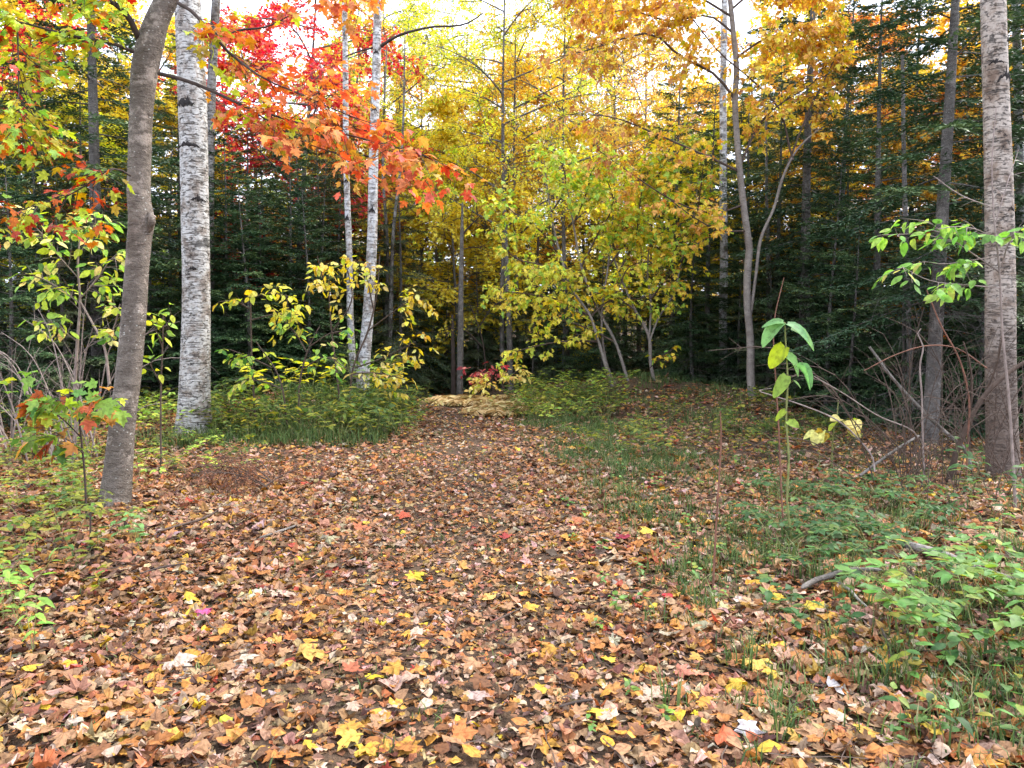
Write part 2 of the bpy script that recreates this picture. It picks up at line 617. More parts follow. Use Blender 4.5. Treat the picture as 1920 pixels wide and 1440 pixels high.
M = {}
M['ground'] = ground_mat('forest_soil', 0.45)
M['trail'] = ground_mat('trail_dirt', 0.18)
M['litter'] = litter_mat()
M['fallen'] = leaf_obj_mat('fallen_leaf', 0.16, 0.6, True)
M['leaf'] = leaf_obj_mat('living_leaf', 0.5, 0.55)
M['birch'] = birch_mat('paper_birch_bark')
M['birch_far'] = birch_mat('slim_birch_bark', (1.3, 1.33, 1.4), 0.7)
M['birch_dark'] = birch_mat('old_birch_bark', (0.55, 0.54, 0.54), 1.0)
M['birch_right'] = birch_mat('tan_birch_bark', (0.86, 0.76, 0.68), 0.95, 1.9)
M['maple_bark'] = grey_bark('maple_bark', (0.061, 0.048, 0.037), (0.216, 0.184, 0.155), 0.8, 17, 0.6)
M['stem_bark'] = grey_bark('smooth_grey_bark', (0.104, 0.086, 0.072), (0.248, 0.216, 0.188), 0.15, 14, 0.25)
M['fir_bark'] = grey_bark('fir_bark', (0.055, 0.048, 0.043), (0.18, 0.165, 0.15), 0.45, 16, 0.7)
M['dark_wood'] = plain_mat('dark_wood', (0.050, 0.036, 0.030))
M['twig'] = plain_mat('brown_twig', (0.075, 0.052, 0.040))
M['grey_twig'] = plain_mat('grey_twig', (0.21, 0.165, 0.145))
M['red_twig'] = plain_mat('reddish_twig', (0.16, 0.075, 0.05))
M['dead_wood'] = grey_bark('weathered_dead_wood', (0.07, 0.06, 0.05), (0.24, 0.215, 0.19), 0.3, 9, 0.5)
M['scar'] = plain_mat('black_bark_scar', (0.022, 0.019, 0.018), 0.5, 40)
M['green_stem'] = plain_mat('green_stem', (0.16, 0.17, 0.06))
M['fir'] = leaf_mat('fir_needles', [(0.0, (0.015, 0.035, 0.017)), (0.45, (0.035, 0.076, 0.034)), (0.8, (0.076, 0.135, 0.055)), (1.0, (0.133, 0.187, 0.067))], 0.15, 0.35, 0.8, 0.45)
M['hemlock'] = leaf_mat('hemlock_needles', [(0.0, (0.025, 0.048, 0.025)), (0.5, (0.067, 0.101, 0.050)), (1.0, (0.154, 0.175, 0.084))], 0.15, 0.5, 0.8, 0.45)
M['brown_needles'] = leaf_mat('dead_needles', [(0.0, (0.10, 0.035, 0.018)), (0.5, (0.20, 0.075, 0.035)), (1.0, (0.30, 0.13, 0.06))], 0.1)
M['gold'] = leaf_mat('gold_leaves', [(0.0, (0.56, 0.26, 0.05)), (0.35, (0.76, 0.42, 0.06)), (0.7, (0.86, 0.58, 0.08)), (1.0, (0.88, 0.70, 0.16))])
M['yellow'] = leaf_mat('yellow_leaves', [(0.0, (0.657, 0.497, 0.060)), (0.4, (0.869, 0.670, 0.070)), (0.75, (0.900, 0.799, 0.120)), (1.0, (0.742, 0.778, 0.140))])
M['yellowgreen'] = leaf_mat('yellow_green_leaves', [(0.0, (0.297, 0.432, 0.040)), (0.3, (0.551, 0.626, 0.060)), (0.6, (0.827, 0.756, 0.080)), (0.85, (0.900, 0.734, 0.090)), (1.0, (0.403, 0.626, 0.080))])
M['green'] = leaf_mat('pale_green_leaves', [(0.0, (0.16, 0.30, 0.06)), (0.5, (0.34, 0.50, 0.09)), (1.0, (0.62, 0.64, 0.10))])
M['orange'] = leaf_mat('orange_leaves', [(0.0, (0.60, 0.18, 0.06)), (0.4, (0.82, 0.34, 0.09)), (0.75, (0.86, 0.48, 0.10)), (1.0, (0.86, 0.64, 0.14))])
M['red'] = leaf_mat('scarlet_leaves', [(0.0, (0.42, 0.03, 0.05)), (0.4, (0.74, 0.06, 0.09)), (0.75, (0.82, 0.14, 0.11)), (1.0, (0.82, 0.36, 0.08))])
M['rust'] = leaf_mat('rust_leaves', [(0.0, (0.38, 0.15, 0.06)), (0.4, (0.62, 0.30, 0.09)), (0.75, (0.76, 0.46, 0.12)), (1.0, (0.82, 0.62, 0.16))])
M['shrub_green'] = leaf_mat('shrub_leaves', [(0.0, (0.040, 0.080, 0.020)), (0.45, (0.096, 0.160, 0.032)), (0.8, (0.224, 0.256, 0.040)), (1.0, (0.400, 0.336, 0.048))])
M['fern'] = leaf_mat('dry_fern', [(0.0, (0.24, 0.15, 0.05)), (0.4, (0.44, 0.27, 0.10)), (0.75, (0.66, 0.50, 0.26)), (1.0, (0.46, 0.44, 0.16))], 0.35)
M['grass'] = leaf_mat('grass_blades', [(0.0, (0.034, 0.064, 0.019)), (0.45, (0.075, 0.128, 0.034)), (0.75, (0.150, 0.188, 0.053)), (1.0, (0.345, 0.285, 0.150))], 0.3)


# ------------------------------------------------------------------ setting
def grid_sheet(xs, ys, dz, edge=None):
    Xg, Yg = np.meshgrid(xs, ys)
    if edge is not None:
        Xg = edge(Xg, Yg)
    Z = gz(Xg, Yg) + dz
    V = np.stack([Xg, Yg, Z], -1).reshape(-1, 3)
    nx, ny = len(xs), len(ys)
    i = np.arange(nx * ny).reshape(ny, nx)
    a, b, c, d = i[:-1, :-1].ravel(), i[:-1, 1:].ravel(), i[1:, 1:].ravel(), i[1:, :-1].ravel()
    return V, np.concatenate([np.c_[a, b, c], np.c_[a, c, d]])


xs = np.unique(np.r_[-150:-30:8, -30:-12:1.5, -12:12:0.25, 12:30:1.5, 30:151:8])
ys = np.unique(np.r_[-30:-4:2, -4:22:0.25, 22:40:1.0, 40:201:8])
V, T = grid_sheet(xs, ys, 0.0)
tag(link('ground', mesh_np('ground', V, T, M['ground'], True)), kind='structure')
ts = np.linspace(-1, 1, 13)
V, T = grid_sheet(ts, np.arange(-4, 25, 0.2), 0.006,
                  lambda X, Y: trail_x(Y) + X * trail_w(Y) * (1 + 0.16 * np.sin(2.1 * Y) * np.sign(X) + 0.1 * np.sin(5.3 * Y + 2 * np.sign(X))))
tag(link('trail', mesh_np('trail', V, T, M['trail'], True)), kind='structure')


# ------------------------------------------------------------------ tree growing
def on_path(path, t):
    """path (k,3), t (n,) in 0..1 -> positions, tangents"""
    k = len(path)
    f = np.clip(t, 0, 1) * (k - 1)
    i = np.minimum(f.astype(int), k - 2)
    w = (f - i)[:, None]
    return path[i] * (1 - w) + path[i + 1] * w, norm(path[i + 1] - path[i])


def twigs_on(path, n, r, t0=0.2, t1=1.0, L=0.6, spread=1.0, along=0.6, rise=0.15, droop=0.15, k=5, flat=0.45):
    t = np.sort(r.uniform(t0, t1, n))
    p, tg = on_path(np.asarray(path, float), t)
    side = r.normal(size=(n, 3)) * np.array([1, 1, flat])
    side = norm(side - tg * np.sum(side * tg, -1, keepdims=True))
    d = norm(along * tg + spread * side + np.array([0, 0, rise]))
    ln = L * r.uniform(0.55, 1.25, n)
    s = np.linspace(0, 1, k)
    wob = r.normal(0, 0.10, (n, 1, 3)) * (s ** 2)[None, :, None]
    pts = p[:, None] + ln[:, None, None] * (s[None, :, None] * d[:, None] + wob)
    pts[:, :, 2] -= droop * ln[:, None] * (s ** 2)[None]
    return pts, t


def leaf_sites(paths, per, r, side=0.9, t0=0.15, petiole=0.04, tilt=0.35, hang=0.35):
    """leaf base, direction, normal for twigs (n,k,3)"""
    n, k, _ = paths.shape
    f = (t0 + (1 - t0) * (np.arange(per) + r.uniform(0, 1, (n, per))) / per) * (k - 1)
    i = np.minimum(f.astype(int), k - 2)
    w = (f - i)[..., None]
    idx = np.arange(n)[:, None]
    p = paths[idx, i] * (1 - w) + paths[idx, i + 1] * w
    tg = norm(paths[idx, i + 1] - paths[idx, i])
    lat = norm(np.cross(tg, np.array([0, 0, 1.0])) + 1e-4)
    sg = np.where(np.arange(per)[None] % 2 == 0, 1.0, -1.0)[..., None]
    d = norm(tg * r.uniform(0.2, 1.0, (n, per, 1)) + side * sg * lat * r.uniform(0.3, 1.2, (n, per, 1)) + r.normal(0, 0.25, (n, per, 3)) - np.array([0, 0, hang]) * r.uniform(0, 1.6, (n, per, 1)))
    nr = norm(np.array([0, 0, 1.0]) + r.normal(0, tilt, (n, per, 3)))
    p = p + d * petiole
    return p.reshape(-1, 3), d.reshape(-1, 3), nr.reshape(-1, 3)


def broadleaf(H, cb, rad, nl, r0, seed, leaf=0.095, per=9, nsub=7, ntw=5, tmpl=MAPLE_LO, upright=0.55, top_lean=0.4):
    """generic forest tree at the origin -> wood Acc, leaf Acc"""
    r = R_(seed)
    wood, fol = Acc(), Acc()
    zs = np.linspace(0, 1, 7)
    bow = r.normal(0, top_lean, 2)
    tp = np.c_[bow[0] * zs ** 2 + 0.12 * np.sin(4 * zs), bow[1] * zs ** 2 + 0.1 * np.sin(5 * zs + 1), zs * H * 0.97]
    wood.add(*trunk_geo(np.c_[tp, r0 * (1 - 0.88 * zs)], 8, 24, 0.05, seed, 0.3))
    hs = np.linspace(cb, H * 0.95, nl) + r.normal(0, 0.15, nl)
    for j, h in enumerate(hs):
        t = np.array([np.clip(h / (H * 0.97), 0, 0.98)])
        p0 = on_path(tp, t)[0][0]
        rel = (h - cb) / max(H - cb, 0.1)
        ln = rad * (0.45 + 0.75 * math.sin(math.pi * min(0.12 + 0.8 * rel, 1))) * r.uniform(0.75, 1.2) * (1 - 0.45 * rel)
        ph = j * 2.399 + r.normal(0, 0.3)
        d = np.array([math.cos(ph), math.sin(ph), upright * r.uniform(0.3, 1.3)])
        s = np.linspace(0, 1, 7)
        limb = p0 + ln * (s[:, None] * d + np.c_[np.zeros(7), np.zeros(7), -0.18 * s ** 2] + r.normal(0, 0.05, (1, 3)) * np.sin(3 * s)[:, None])
        wood.add(*tubes(limb, r0 * 0.42 * (1 - rel * 0.5) * (1 - 0.85 * s), 5))
        sub, _ = twigs_on(limb, nsub, r, 0.25, 1.0, ln * 0.42, 1.0, 0.8, 0.15, 0.1)
        wood.add(*tubes(sub, np.full((nsub, 1), 0.012) * np.linspace(1, 0.4, 5)[None], 3))
        for sp in sub:
            tw, _ = twigs_on(sp, ntw, r, 0.15, 1.0, 0.42, 1.0, 0.7, 0.1, 0.2, k=4)
            wood.add(*tubes(tw, np.full((ntw, 1), 0.005) * np.linspace(1, 0.4, 4)[None], 3))
            pos, dd, nn = leaf_sites(tw, per, r)
            V, T, rv, uv = leaves(tmpl, pos, dd, nn, leaf * r.uniform(0.6, 1.25, len(pos)), r, 0.15, 0.2, 0.1)
            fol.add(V, T, rv)
    return wood, fol


def fir(H, base, Lmax, nb, r0, seed, droop=0.22, dead=10, blade=0.092, width=0.015, dens=1.5):
    r = R_(seed)
    wood, fol = Acc(), Acc()
    zs = np.linspace(0, 1, 6)
    tp = np.c_[0.08 * np.sin(3 * zs + seed), 0.08 * np.sin(4 * zs), zs * H]
    wood.add(*trunk_geo(np.c_[tp, r0 * (1 - 0.93 * zs)], 9, 26, 0.05, seed, 0.25))
    u = np.linspace(0, 1, nb)
    hz = base + (H - base) * u ** 1.12 * 0.985
    for j in range(nb):
        rel = (hz[j] - base) / (H - base)
        L = Lmax * (1 - rel) ** 0.75 * r.uniform(0.62, 1.12) + 0.15
        ph = j * 2.399 + r.normal(0, 0.25)
        el = -0.12 + 0.62 * rel + r.normal(0, 0.10)
        s = np.linspace(0, 1, 8)
        hd = np.array([math.cos(ph), math.sin(ph), 0])
        lt = np.array([-math.sin(ph), math.cos(ph), 0])
        path = np.array([0, 0, hz[j]]) + L * (s[:, None] * (hd + np.array([0, 0, el])) + np.outer(-droop * s ** 2 + 0.10 * s ** 4, [0, 0, 1.0])) + np.outer(np.sin(2.5 * s) * r.normal(0, 0.06) * L, lt)
        wood.add(*tubes(path, (0.006 + 0.007 * L) * (1 - 0.85 * s), 3))
        J = int(max(6, 2 * L / 0.075 * dens))
        t = np.linspace(0.12, 1, J)
        p, tg = on_path(path, t)
        sg = np.where(np.arange(J) % 2 == 0, 1.0, -1.0)[:, None]
        roll = r.normal(0, 0.16, (J, 1))
        upv = np.array([0, 0, 1.0])
        d = norm(0.75 * tg + sg * lt * 0.85 + roll * upv - np.array([0, 0, 0.10]))
        ln = (0.48 * L * (1 - t) ** 0.8 + 0.09) * r.uniform(0.55, 1.15, J)
        K = 10
        q = (np.arange(K) + 0.5) / K
        b = p[:, None] + (ln[:, None] * q[None])[..., None] * d[:, None]
        b[:, :, 2] -= (0.12 * ln[:, None] * q[None] ** 2)
        lat2 = norm(np.cross(d, upv))
        sg2 = np.where(np.arange(K) % 2 == 0, 1.0, -1.0)[None, :, None]
        bd = norm(d[:, None] * 0.8 + sg2 * lat2[:, None] * r.uniform(0.45, 1.0, (J, K, 1)) + r.normal(0, 0.18, (J, K, 3)))
        bl = (blade * (0.55 + ln[:, None] * 1.1) * (1.15 - 0.5 * q[None]) * r.uniform(0.7, 1.3, (J, K)))[..., None]
        pw = norm(np.cross(bd, upv + r.normal(0, 0.35, (J, K, 3)))) * width * r.uniform(0.7, 1.3, (J, K, 1))
        b, bd, bl, pw = (a.reshape(-1, a.shape[-1]) for a in (b, bd, bl, pw))
        Vv = np.stack([b, b + 0.4 * bl * bd + pw, b + bl * bd, b + 0.4 * bl * bd - pw], 1).reshape(-1, 3)
        n = len(b)
        i0 = np.arange(n)[:, None] * 4
        Tt = np.concatenate([i0 + np.array([[0, 1, 2]]), i0 + np.array([[0, 2, 3]])])
        tone = r.uniform(-0.25, 0.3)
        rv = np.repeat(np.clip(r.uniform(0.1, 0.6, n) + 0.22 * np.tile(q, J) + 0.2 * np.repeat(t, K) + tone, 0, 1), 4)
        fol.add(Vv, Tt, rv)
    if dead:
        hd = r.uniform(0.3, max(base + 0.6, 1.0), dead)
        for h in hd:
            ph = r.uniform(0, 6.28)
            L = r.uniform(0.4, 1.3)
            s = np.linspace(0, 1, 5)
            path = np.array([0, 0, h]) + L * np.c_[s * math.cos(ph), s * math.sin(ph), -0.2 * s ** 2 + r.normal(0, 0.1) * s]
            wood.add(*tubes(path, 0.008 * (1 - 0.8 * s), 3))
            tw, _ = twigs_on(path, 6, r, 0.2, 1, 0.35, 1, 0.8, 0, 0.1, 4)
            wood.add(*tubes(tw, np.full((6, 4), 0.003), 3))
    return wood, fol


FIRS = []
for i, a in enumerate([dict(H=5.5, base=0.2, Lmax=1.55, nb=78, r0=0.06, seed=11),
                       dict(H=9.0, base=0.3, Lmax=2.0, nb=98, r0=0.095, seed=12),
                       dict(H=11.0, base=0.5, Lmax=2.1, nb=98, r0=0.11, seed=13, dead=22),
                       dict(H=12.0, base=2.3, Lmax=1.9, nb=80, r0=0.12, seed=14, dead=34),
                       dict(H=8.0, base=0.3, Lmax=2.3, nb=85, r0=0.09, seed=15, droop=0.42, blade=0.09, width=0.013)]):
    w, f = fir(**a)
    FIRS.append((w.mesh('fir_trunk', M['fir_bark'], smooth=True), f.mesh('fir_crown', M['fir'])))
BROAD = []
for i, a in enumerate([dict(H=9.5, cb=2.2, rad=2.2, nl=16, r0=0.085, seed=21, per=10, nsub=9, ntw=8),
                       dict(H=13.0, cb=3.0, rad=3.0, nl=20, r0=0.13, seed=22, per=10, nsub=9, ntw=8, leaf=0.105),
                       dict(H=11.0, cb=4.0, rad=2.5, nl=17, r0=0.08, seed=23, per=9, nsub=9, ntw=8, leaf=0.085, tmpl=OVATE_LO),
                       dict(H=7.0, cb=1.0, rad=2.0, nl=15, r0=0.06, seed=24, per=11, nsub=9, ntw=8)]):
    w, f = broadleaf(**a)
    BROAD.append((w.mesh('broadleaf_trunk', M['fir_bark'], smooth=True), f.mesh('broadleaf_crown', M['yellow'])))


def put_tree(kind, proto, u, Y, scale, rot, label, cat, group, mat=None, bark=None, zs=1.0):
    loc = onground(u, Y)
    loc[2] -= 0.03
    o = thing(kind, loc, label, cat, group)
    o.rotation_euler = (0, 0, rot)
    o.scale = (scale, scale, scale * zs)
    for nm, me, mt in (('trunk', proto[0], bark), ('crown', proto[1], mat)):
        c = link(nm, me, o)
        if nm == 'crown':
            c['kind'] = 'stuff'
        if mt is not None:
            c.material_slots[0].link = 'OBJECT'
            c.material_slots[0].material = mt
    return o


MARKS = [(110, 'the bare grey tangle'), (300, 'the leaning grey maple'), (480, 'the thick white birch'), (600, 'the low broad-leaved shrub'), (760, 'the white birch pair'), (905, 'the dry ferns'),
         (1010, 'the red-leaved shrub'), (1270, 'the yellow-green saplings'), (1450, 'the forked grey maple'), (1690, 'the large-leaved sapling'), (9999, 'the tan birch')]


def place_label(what, u, Y, H):
    size = 'short bushy' if H < 5 else ('mid-sized' if H < 7.5 else 'tall')
    far = 'close behind' if Y < 16.8 else ('some way behind' if Y < 21.5 else 'deep in the woods behind')
    mk = next(m for x, m in MARKS if u < x)
    return '%s %s %s %s' % (size, what, far, mk), '%s behind %s' % (what, mk)


FIR_H = [5.5, 9.0, 11.0, 12.0, 8.0]
BROAD_H = [9.5, 13.0, 11.0, 7.0]


def LB_(u, Y, k, s):
    lab, grp = place_label('dark hemlock-like fir' if k == 4 else 'dark green fir', u, Y, FIR_H[k] * s)
    return lab, 'tree', grp


r = R_(5)
RH = R_(55)
for u, Y, k, s in [(-150, 12.5, 1, 0.8), (-20, 14.5, 1, 0.7), (95, 16.5, 1, 0.75), (285, 15.2, 0, 1.05), (425, 14.4, 0, 1.0), (470, 17.5, 1, 0.72), (545, 15.6, 0, 1.0),
                   (600, 18.5, 1, 0.70), (350, 18.5, 2, 0.8), (240, 19.5, 2, 0.85), (110, 22, 1, 0.8), (650, 20, 0, 1.05), (400, 22, 1, 0.8), (-120, 19, 1, 0.9), (520, 24, 1, 0.85), (20, 11.2, 0, 0.72), (495, 14.8, 0, 0.75), (330, 16.5, 0, 1.1), (390, 13.6, 0, 0.7), (460, 13.8, 0, 0.8), (575, 14.6, 0, 0.75), (250, 13.0, 0, 0.75), (120, 12.4, 0, 0.7), (610, 16.4, 0, 0.95), (440, 19.5, 1, 0.72), (380, 17.4, 1, 0.7), (560, 17.4, 1, 0.72), (70, 14.2, 0, 1.1), (640, 17.6, 0, 1.0), (500, 19.0, 1, 0.75), (170, 16.0, 1, 0.75)]:
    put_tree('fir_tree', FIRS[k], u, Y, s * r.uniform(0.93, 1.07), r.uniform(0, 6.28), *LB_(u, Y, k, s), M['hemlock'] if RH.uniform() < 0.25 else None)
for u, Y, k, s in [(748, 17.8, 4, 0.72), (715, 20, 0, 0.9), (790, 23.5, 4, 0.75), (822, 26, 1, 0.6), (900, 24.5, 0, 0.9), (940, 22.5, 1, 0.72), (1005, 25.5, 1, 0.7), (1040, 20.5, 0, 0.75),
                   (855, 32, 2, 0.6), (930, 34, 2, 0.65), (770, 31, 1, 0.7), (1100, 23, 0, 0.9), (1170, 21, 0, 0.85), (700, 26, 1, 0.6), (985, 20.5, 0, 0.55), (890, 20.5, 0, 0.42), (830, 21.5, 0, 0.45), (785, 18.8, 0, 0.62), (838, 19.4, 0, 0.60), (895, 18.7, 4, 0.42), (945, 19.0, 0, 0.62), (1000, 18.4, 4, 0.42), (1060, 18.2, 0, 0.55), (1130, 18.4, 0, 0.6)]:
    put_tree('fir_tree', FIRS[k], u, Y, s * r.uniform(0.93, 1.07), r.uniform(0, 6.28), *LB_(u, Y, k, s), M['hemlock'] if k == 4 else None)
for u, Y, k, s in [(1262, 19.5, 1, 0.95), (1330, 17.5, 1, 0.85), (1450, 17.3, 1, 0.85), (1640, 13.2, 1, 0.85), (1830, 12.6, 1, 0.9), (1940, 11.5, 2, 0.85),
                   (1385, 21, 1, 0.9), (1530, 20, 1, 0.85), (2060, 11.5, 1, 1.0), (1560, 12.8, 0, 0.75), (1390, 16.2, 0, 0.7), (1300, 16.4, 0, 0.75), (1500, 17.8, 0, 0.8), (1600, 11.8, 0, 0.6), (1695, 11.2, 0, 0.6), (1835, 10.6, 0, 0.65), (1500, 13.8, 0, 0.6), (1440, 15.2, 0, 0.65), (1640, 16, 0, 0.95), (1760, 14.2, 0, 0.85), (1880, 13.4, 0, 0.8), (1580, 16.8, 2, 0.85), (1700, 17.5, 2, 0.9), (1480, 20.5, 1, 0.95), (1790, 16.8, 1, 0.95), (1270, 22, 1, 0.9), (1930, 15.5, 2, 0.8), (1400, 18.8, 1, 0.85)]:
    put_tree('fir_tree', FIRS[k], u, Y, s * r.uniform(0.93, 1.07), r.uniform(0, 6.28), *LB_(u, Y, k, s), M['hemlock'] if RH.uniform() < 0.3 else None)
put_tree('fir_tree', FIRS[3], 1512, 15.0, 1.0, 1.2, 'fir with a bare straight lower trunk close behind the forked grey maple', 'tree', None)
put_tree('fir_tree', FIRS[3], 1762, 9.6, 0.85, 3.0, 'fir with a bare straight lower trunk beside the tan birch', 'tree', None)
put_tree('fir_tree', FIRS[3], 188, 13.2, 1.05, 4.4, 'tall fir with a grey lichen-spotted trunk behind the leaning grey maple', 'tree', None)

BL = {'red': 'scarlet maple', 'yellow': 'bright yellow maple', 'gold': 'golden maple', 'orange': 'orange maple', 'rust': 'rust-brown maple',
      'yellowgreen': 'yellow-green maple', 'green': 'pale green maple'}
r = R_(6)
for u, Y, k, s, c in [(565, 19.5, 1, 0.85, 'red'), (500, 22, 0, 1.1, 'red'), (10, 16, 0, 1.0, 'red'), (650, 25, 1, 0.9, 'orange'), (440, 24, 1, 0.85, 'yellowgreen'),
                      (235, 21, 1, 0.9, 'yellow'), (60, 21, 0, 1.2, 'yellow'), (330, 25, 1, 0.9, 'gold'), (140, 17, 3, 1.0, 'yellowgreen'), (-90, 17, 1, 0.9, 'yellow'), (-160, 24, 1, 1.0, 'orange'),
                      (868, 19.3, 3, 0.98, 'yellow'), (835, 22, 3, 1.1, 'yellow'), (900, 22.5, 0, 0.85, 'yellow'), (800, 29, 0, 1.0, 'yellow'), (925, 29, 0, 0.95, 'gold'), (745, 33, 1, 0.8, 'yellowgreen'), (975, 19.5, 2, 0.95, 'yellow'), (1030, 27, 2, 1.0, 'yellowgreen'),
                      (900, 38, 1, 0.85, 'green'), (690, 29, 1, 0.95, 'green'), (1110, 30, 0, 1.05, 'rust'), (1210, 31, 0, 1.0, 'gold'),
                      (1275, 22, 3, 1.15, 'yellowgreen'), (1300, 29, 0, 1.1, 'yellow'), (1420, 26, 1, 0.95, 'gold'), (1545, 25, 1, 0.95, 'yellow'), (1650, 22, 0, 1.15, 'orange'), (1760, 23, 1, 0.95, 'gold'), (1850, 20, 0, 1.2, 'yellow'),
                      (1930, 23, 1, 0.95, 'orange'), (2040, 18, 1, 0.9, 'gold'), (955, 18, 2, 0.95, 'yellowgreen'), (800, 22.5, 2, 0.9, 'yellow'), (1020, 22, 3, 1.05, 'yellow'), (300, 19.5, 3, 1.1, 'yellow'), (80, 18.5, 3, 1.1, 'yellowgreen'), (1480, 21, 3, 1.1, 'yellow'), (1600, 18.5, 3, 1.1, 'gold'), (1700, 20, 3, 1.15, 'orange'), (1820, 16.5, 3, 1.1, 'gold'), (1360, 22.5, 3, 1.15, 'yellow'), (640, 22.5, 3, 1.1, 'rust'), (735, 21, 2, 0.95, 'yellowgreen'), (1065, 19, 2, 0.95, 'gold'), (1140, 22.5, 2, 1.05, 'rust'), (1205, 26, 2, 1.1, 'gold'), (850, 27, 2, 1.15, 'yellowgreen'), (905, 25, 2, 1.05, 'yellow'), (1130, 29, 2, 1.2, 'yellow'), (985, 23, 0, 0.95, 'gold'), (765, 25, 0, 0.9, 'yellow'), (1090, 25, 2, 1.0, 'yellow'), (640, 33, 1, 1.0, 'yellow')]:
    put_tree('maple_tree', BROAD[k], u, Y, s * r.uniform(0.95, 1.06), r.uniform(0, 6.28), place_label(BL[c], u, Y, BROAD_H[k] * s)[0], 'tree', place_label(BL[c], u, Y, 9)[1], M[c])
for u in np.arange(-260, 2200, 74):
    if u < 800 or u > 930:
        k = int(r.integers(0, 2))
        H = r.uniform(4.6, 7.0)
        put_tree('fir_tree', FIRS[k], u + r.normal(0, 20), r.uniform(26, 33), H / FIR_H[k], r.uniform(0, 6.28),
                 'low fir in the distant thicket seen between nearer trunks', 'tree', 'low firs of the distant thicket')
for u in np.arange(-250, 2200, 96):
    c = ('green', 'yellowgreen', 'rust', 'yellow', 'green')[int(r.integers(5))]
    put_tree('maple_tree', BROAD[3], u + r.normal(0, 25), r.uniform(34, 38), r.uniform(0.75, 1.0), r.uniform(0, 6.28),
             'low ' + BL[c].replace(' maple', '') + ' thicket tree far back between the trunks', 'tree', 'low far thicket trees, ' + c, M[c])
fams = ['yellow', 'gold', 'orange', 'yellowgreen', 'rust', 'green', 'red']
for row, Y0 in enumerate((40, 52)):
    for u in np.arange(-260, 2200, 118 if row == 0 else 150):
        c = fams[r.integers(0, 6)]
        mid = 1 - 0.36 * math.exp(-((u - 1000) / 330) ** 2)
        k = int(r.integers(0, 2))
        put_tree('maple_tree', BROAD[k], u + r.normal(0, 30), Y0 + r.normal(0, 2), (1.0, 0.8)[k] * (1, 0.95)[row] * r.uniform(0.8, 1.1) * mid, r.uniform(0, 6.28),
                 'distant ' + c.replace('yellowgreen', 'yellow-green').replace('rust', 'rust-brown') + ' tree in the far autumn woods', 'tree', 'far ' + c + ' trees', M[c])
for u in np.arange(-240, 2180, 230):
    put_tree('fir_tree', FIRS[1 + int(r.integers(0, 2))], u + r.normal(0, 40), 34 + r.normal(0, 3), r.uniform(0.6, 0.9) * (1 - 0.3 * math.exp(-((u - 1000) / 300) ** 2)), r.uniform(0, 6.28),
             'distant fir standing in the far autumn woods', 'tree', 'far firs')

# ------------------------------------------------------------------ leaves as objects of their own
def mat3(X, Y, Z, p, s):
    m = Matrix.Identity(4)
    for i in range(3):
        m[i][0], m[i][1], m[i][2], m[i][3] = X[i] * s, Y[i] * s, Z[i] * s, p[i]
    return m


def leaf_variants(name, tmpl, mat, n, seed, fold=0.12, droop=0.15, crumple=0.05, aspect=1.0):
    out = []
    rr = R_(seed)
    L, T = tmpl
    B = bend(L, rr, n, fold, droop, crumple)
    for i in range(n):
        Vv = B[i].copy()
        Vv[:, 0] *= aspect
        out.append(mesh_np(name, Vv, T, mat, True, luv=L[:, :2]))
    return out


LV_MAPLE = leaf_variants('maple_leaf', MAPLE_HI, M['leaf'], 8, 31, 0.1, 0.25, 0.12)
LV_OVATE = leaf_variants('ovate_leaf', OVATE_HI, M['leaf'], 6, 32, 0.15, 0.25, 0.06)
LV_NARROW = leaf_variants('narrow_leaf', OVATE_HI, M['leaf'], 5, 33, 0.15, 0.3, 0.05, 0.6)
LV_HEART = leaf_variants('heart_leaf', HEART, M['leaf'], 6, 34, 0.2, 0.35, 0.08)


def pick(pal, n, r, jit=0.12):
    """pal: list of (weight, colour) -> (n,3)"""
    w = np.array([p[0] for p in pal], float)
    c = np.array([p[1] for p in pal], float)
    i = r.choice(len(pal), n, p=w / w.sum())
    return np.clip(c[i] * (1 + r.normal(0, jit, (n, 1))) * (1 + r.normal(0, jit * 0.5, (n, 3))), 0.005, 0.9)


def leaf_objects(parent, variants, pos, d, n, size, cols, r, name='leaf', origin=(0, 0, 0)):
    X, Y, Z = frames(d, n)
    org = np.asarray(origin, float)
    for i in range(len(pos)):
        o = link(name, variants[int(r.integers(len(variants)))], parent)
        o.matrix_local = mat3(X[i], Y[i], Z[i], pos[i] - org, float(size[i]))
        o.color = (*[float(c) for c in cols[i]], 1)


def rest_leaves(parent, tmpl, pos, d, n, size, cols, r, name='foliage', origin=(0, 0, 0), mat='litter_living', **k):
    L, T = tmpl
    V, T, rv, uv = leaves(tmpl, pos, d, n, size, r, **k)
    a = Acc().add(V, T, rv, uv, np.repeat(cols, len(L), 0))
    o = link(name, a.mesh(name, M[mat], origin, uv=True, col=True), parent)
    o['kind'] = 'stuff'
    return o


_m, _N, _L = nodes('living_leaf_mass')
M['litter_living'] = leaf_detail(_m, _N, _L, attr(_N, 'col').outputs['Color'], 0.5, 0.45, False)

GREEN = (0.090, 0.216, 0.045)
LGREEN = (0.30, 0.50, 0.08)
YGREEN = (0.50, 0.58, 0.06)
YEL = (0.82, 0.64, 0.07)
PYEL = (0.80, 0.70, 0.24)
GOLD = (0.630, 0.324, 0.036)
ORG = (0.648, 0.198, 0.045)
RED = (0.594, 0.054, 0.036)
CRIM = (0.360, 0.027, 0.036)
BRN = (0.324, 0.144, 0.045)


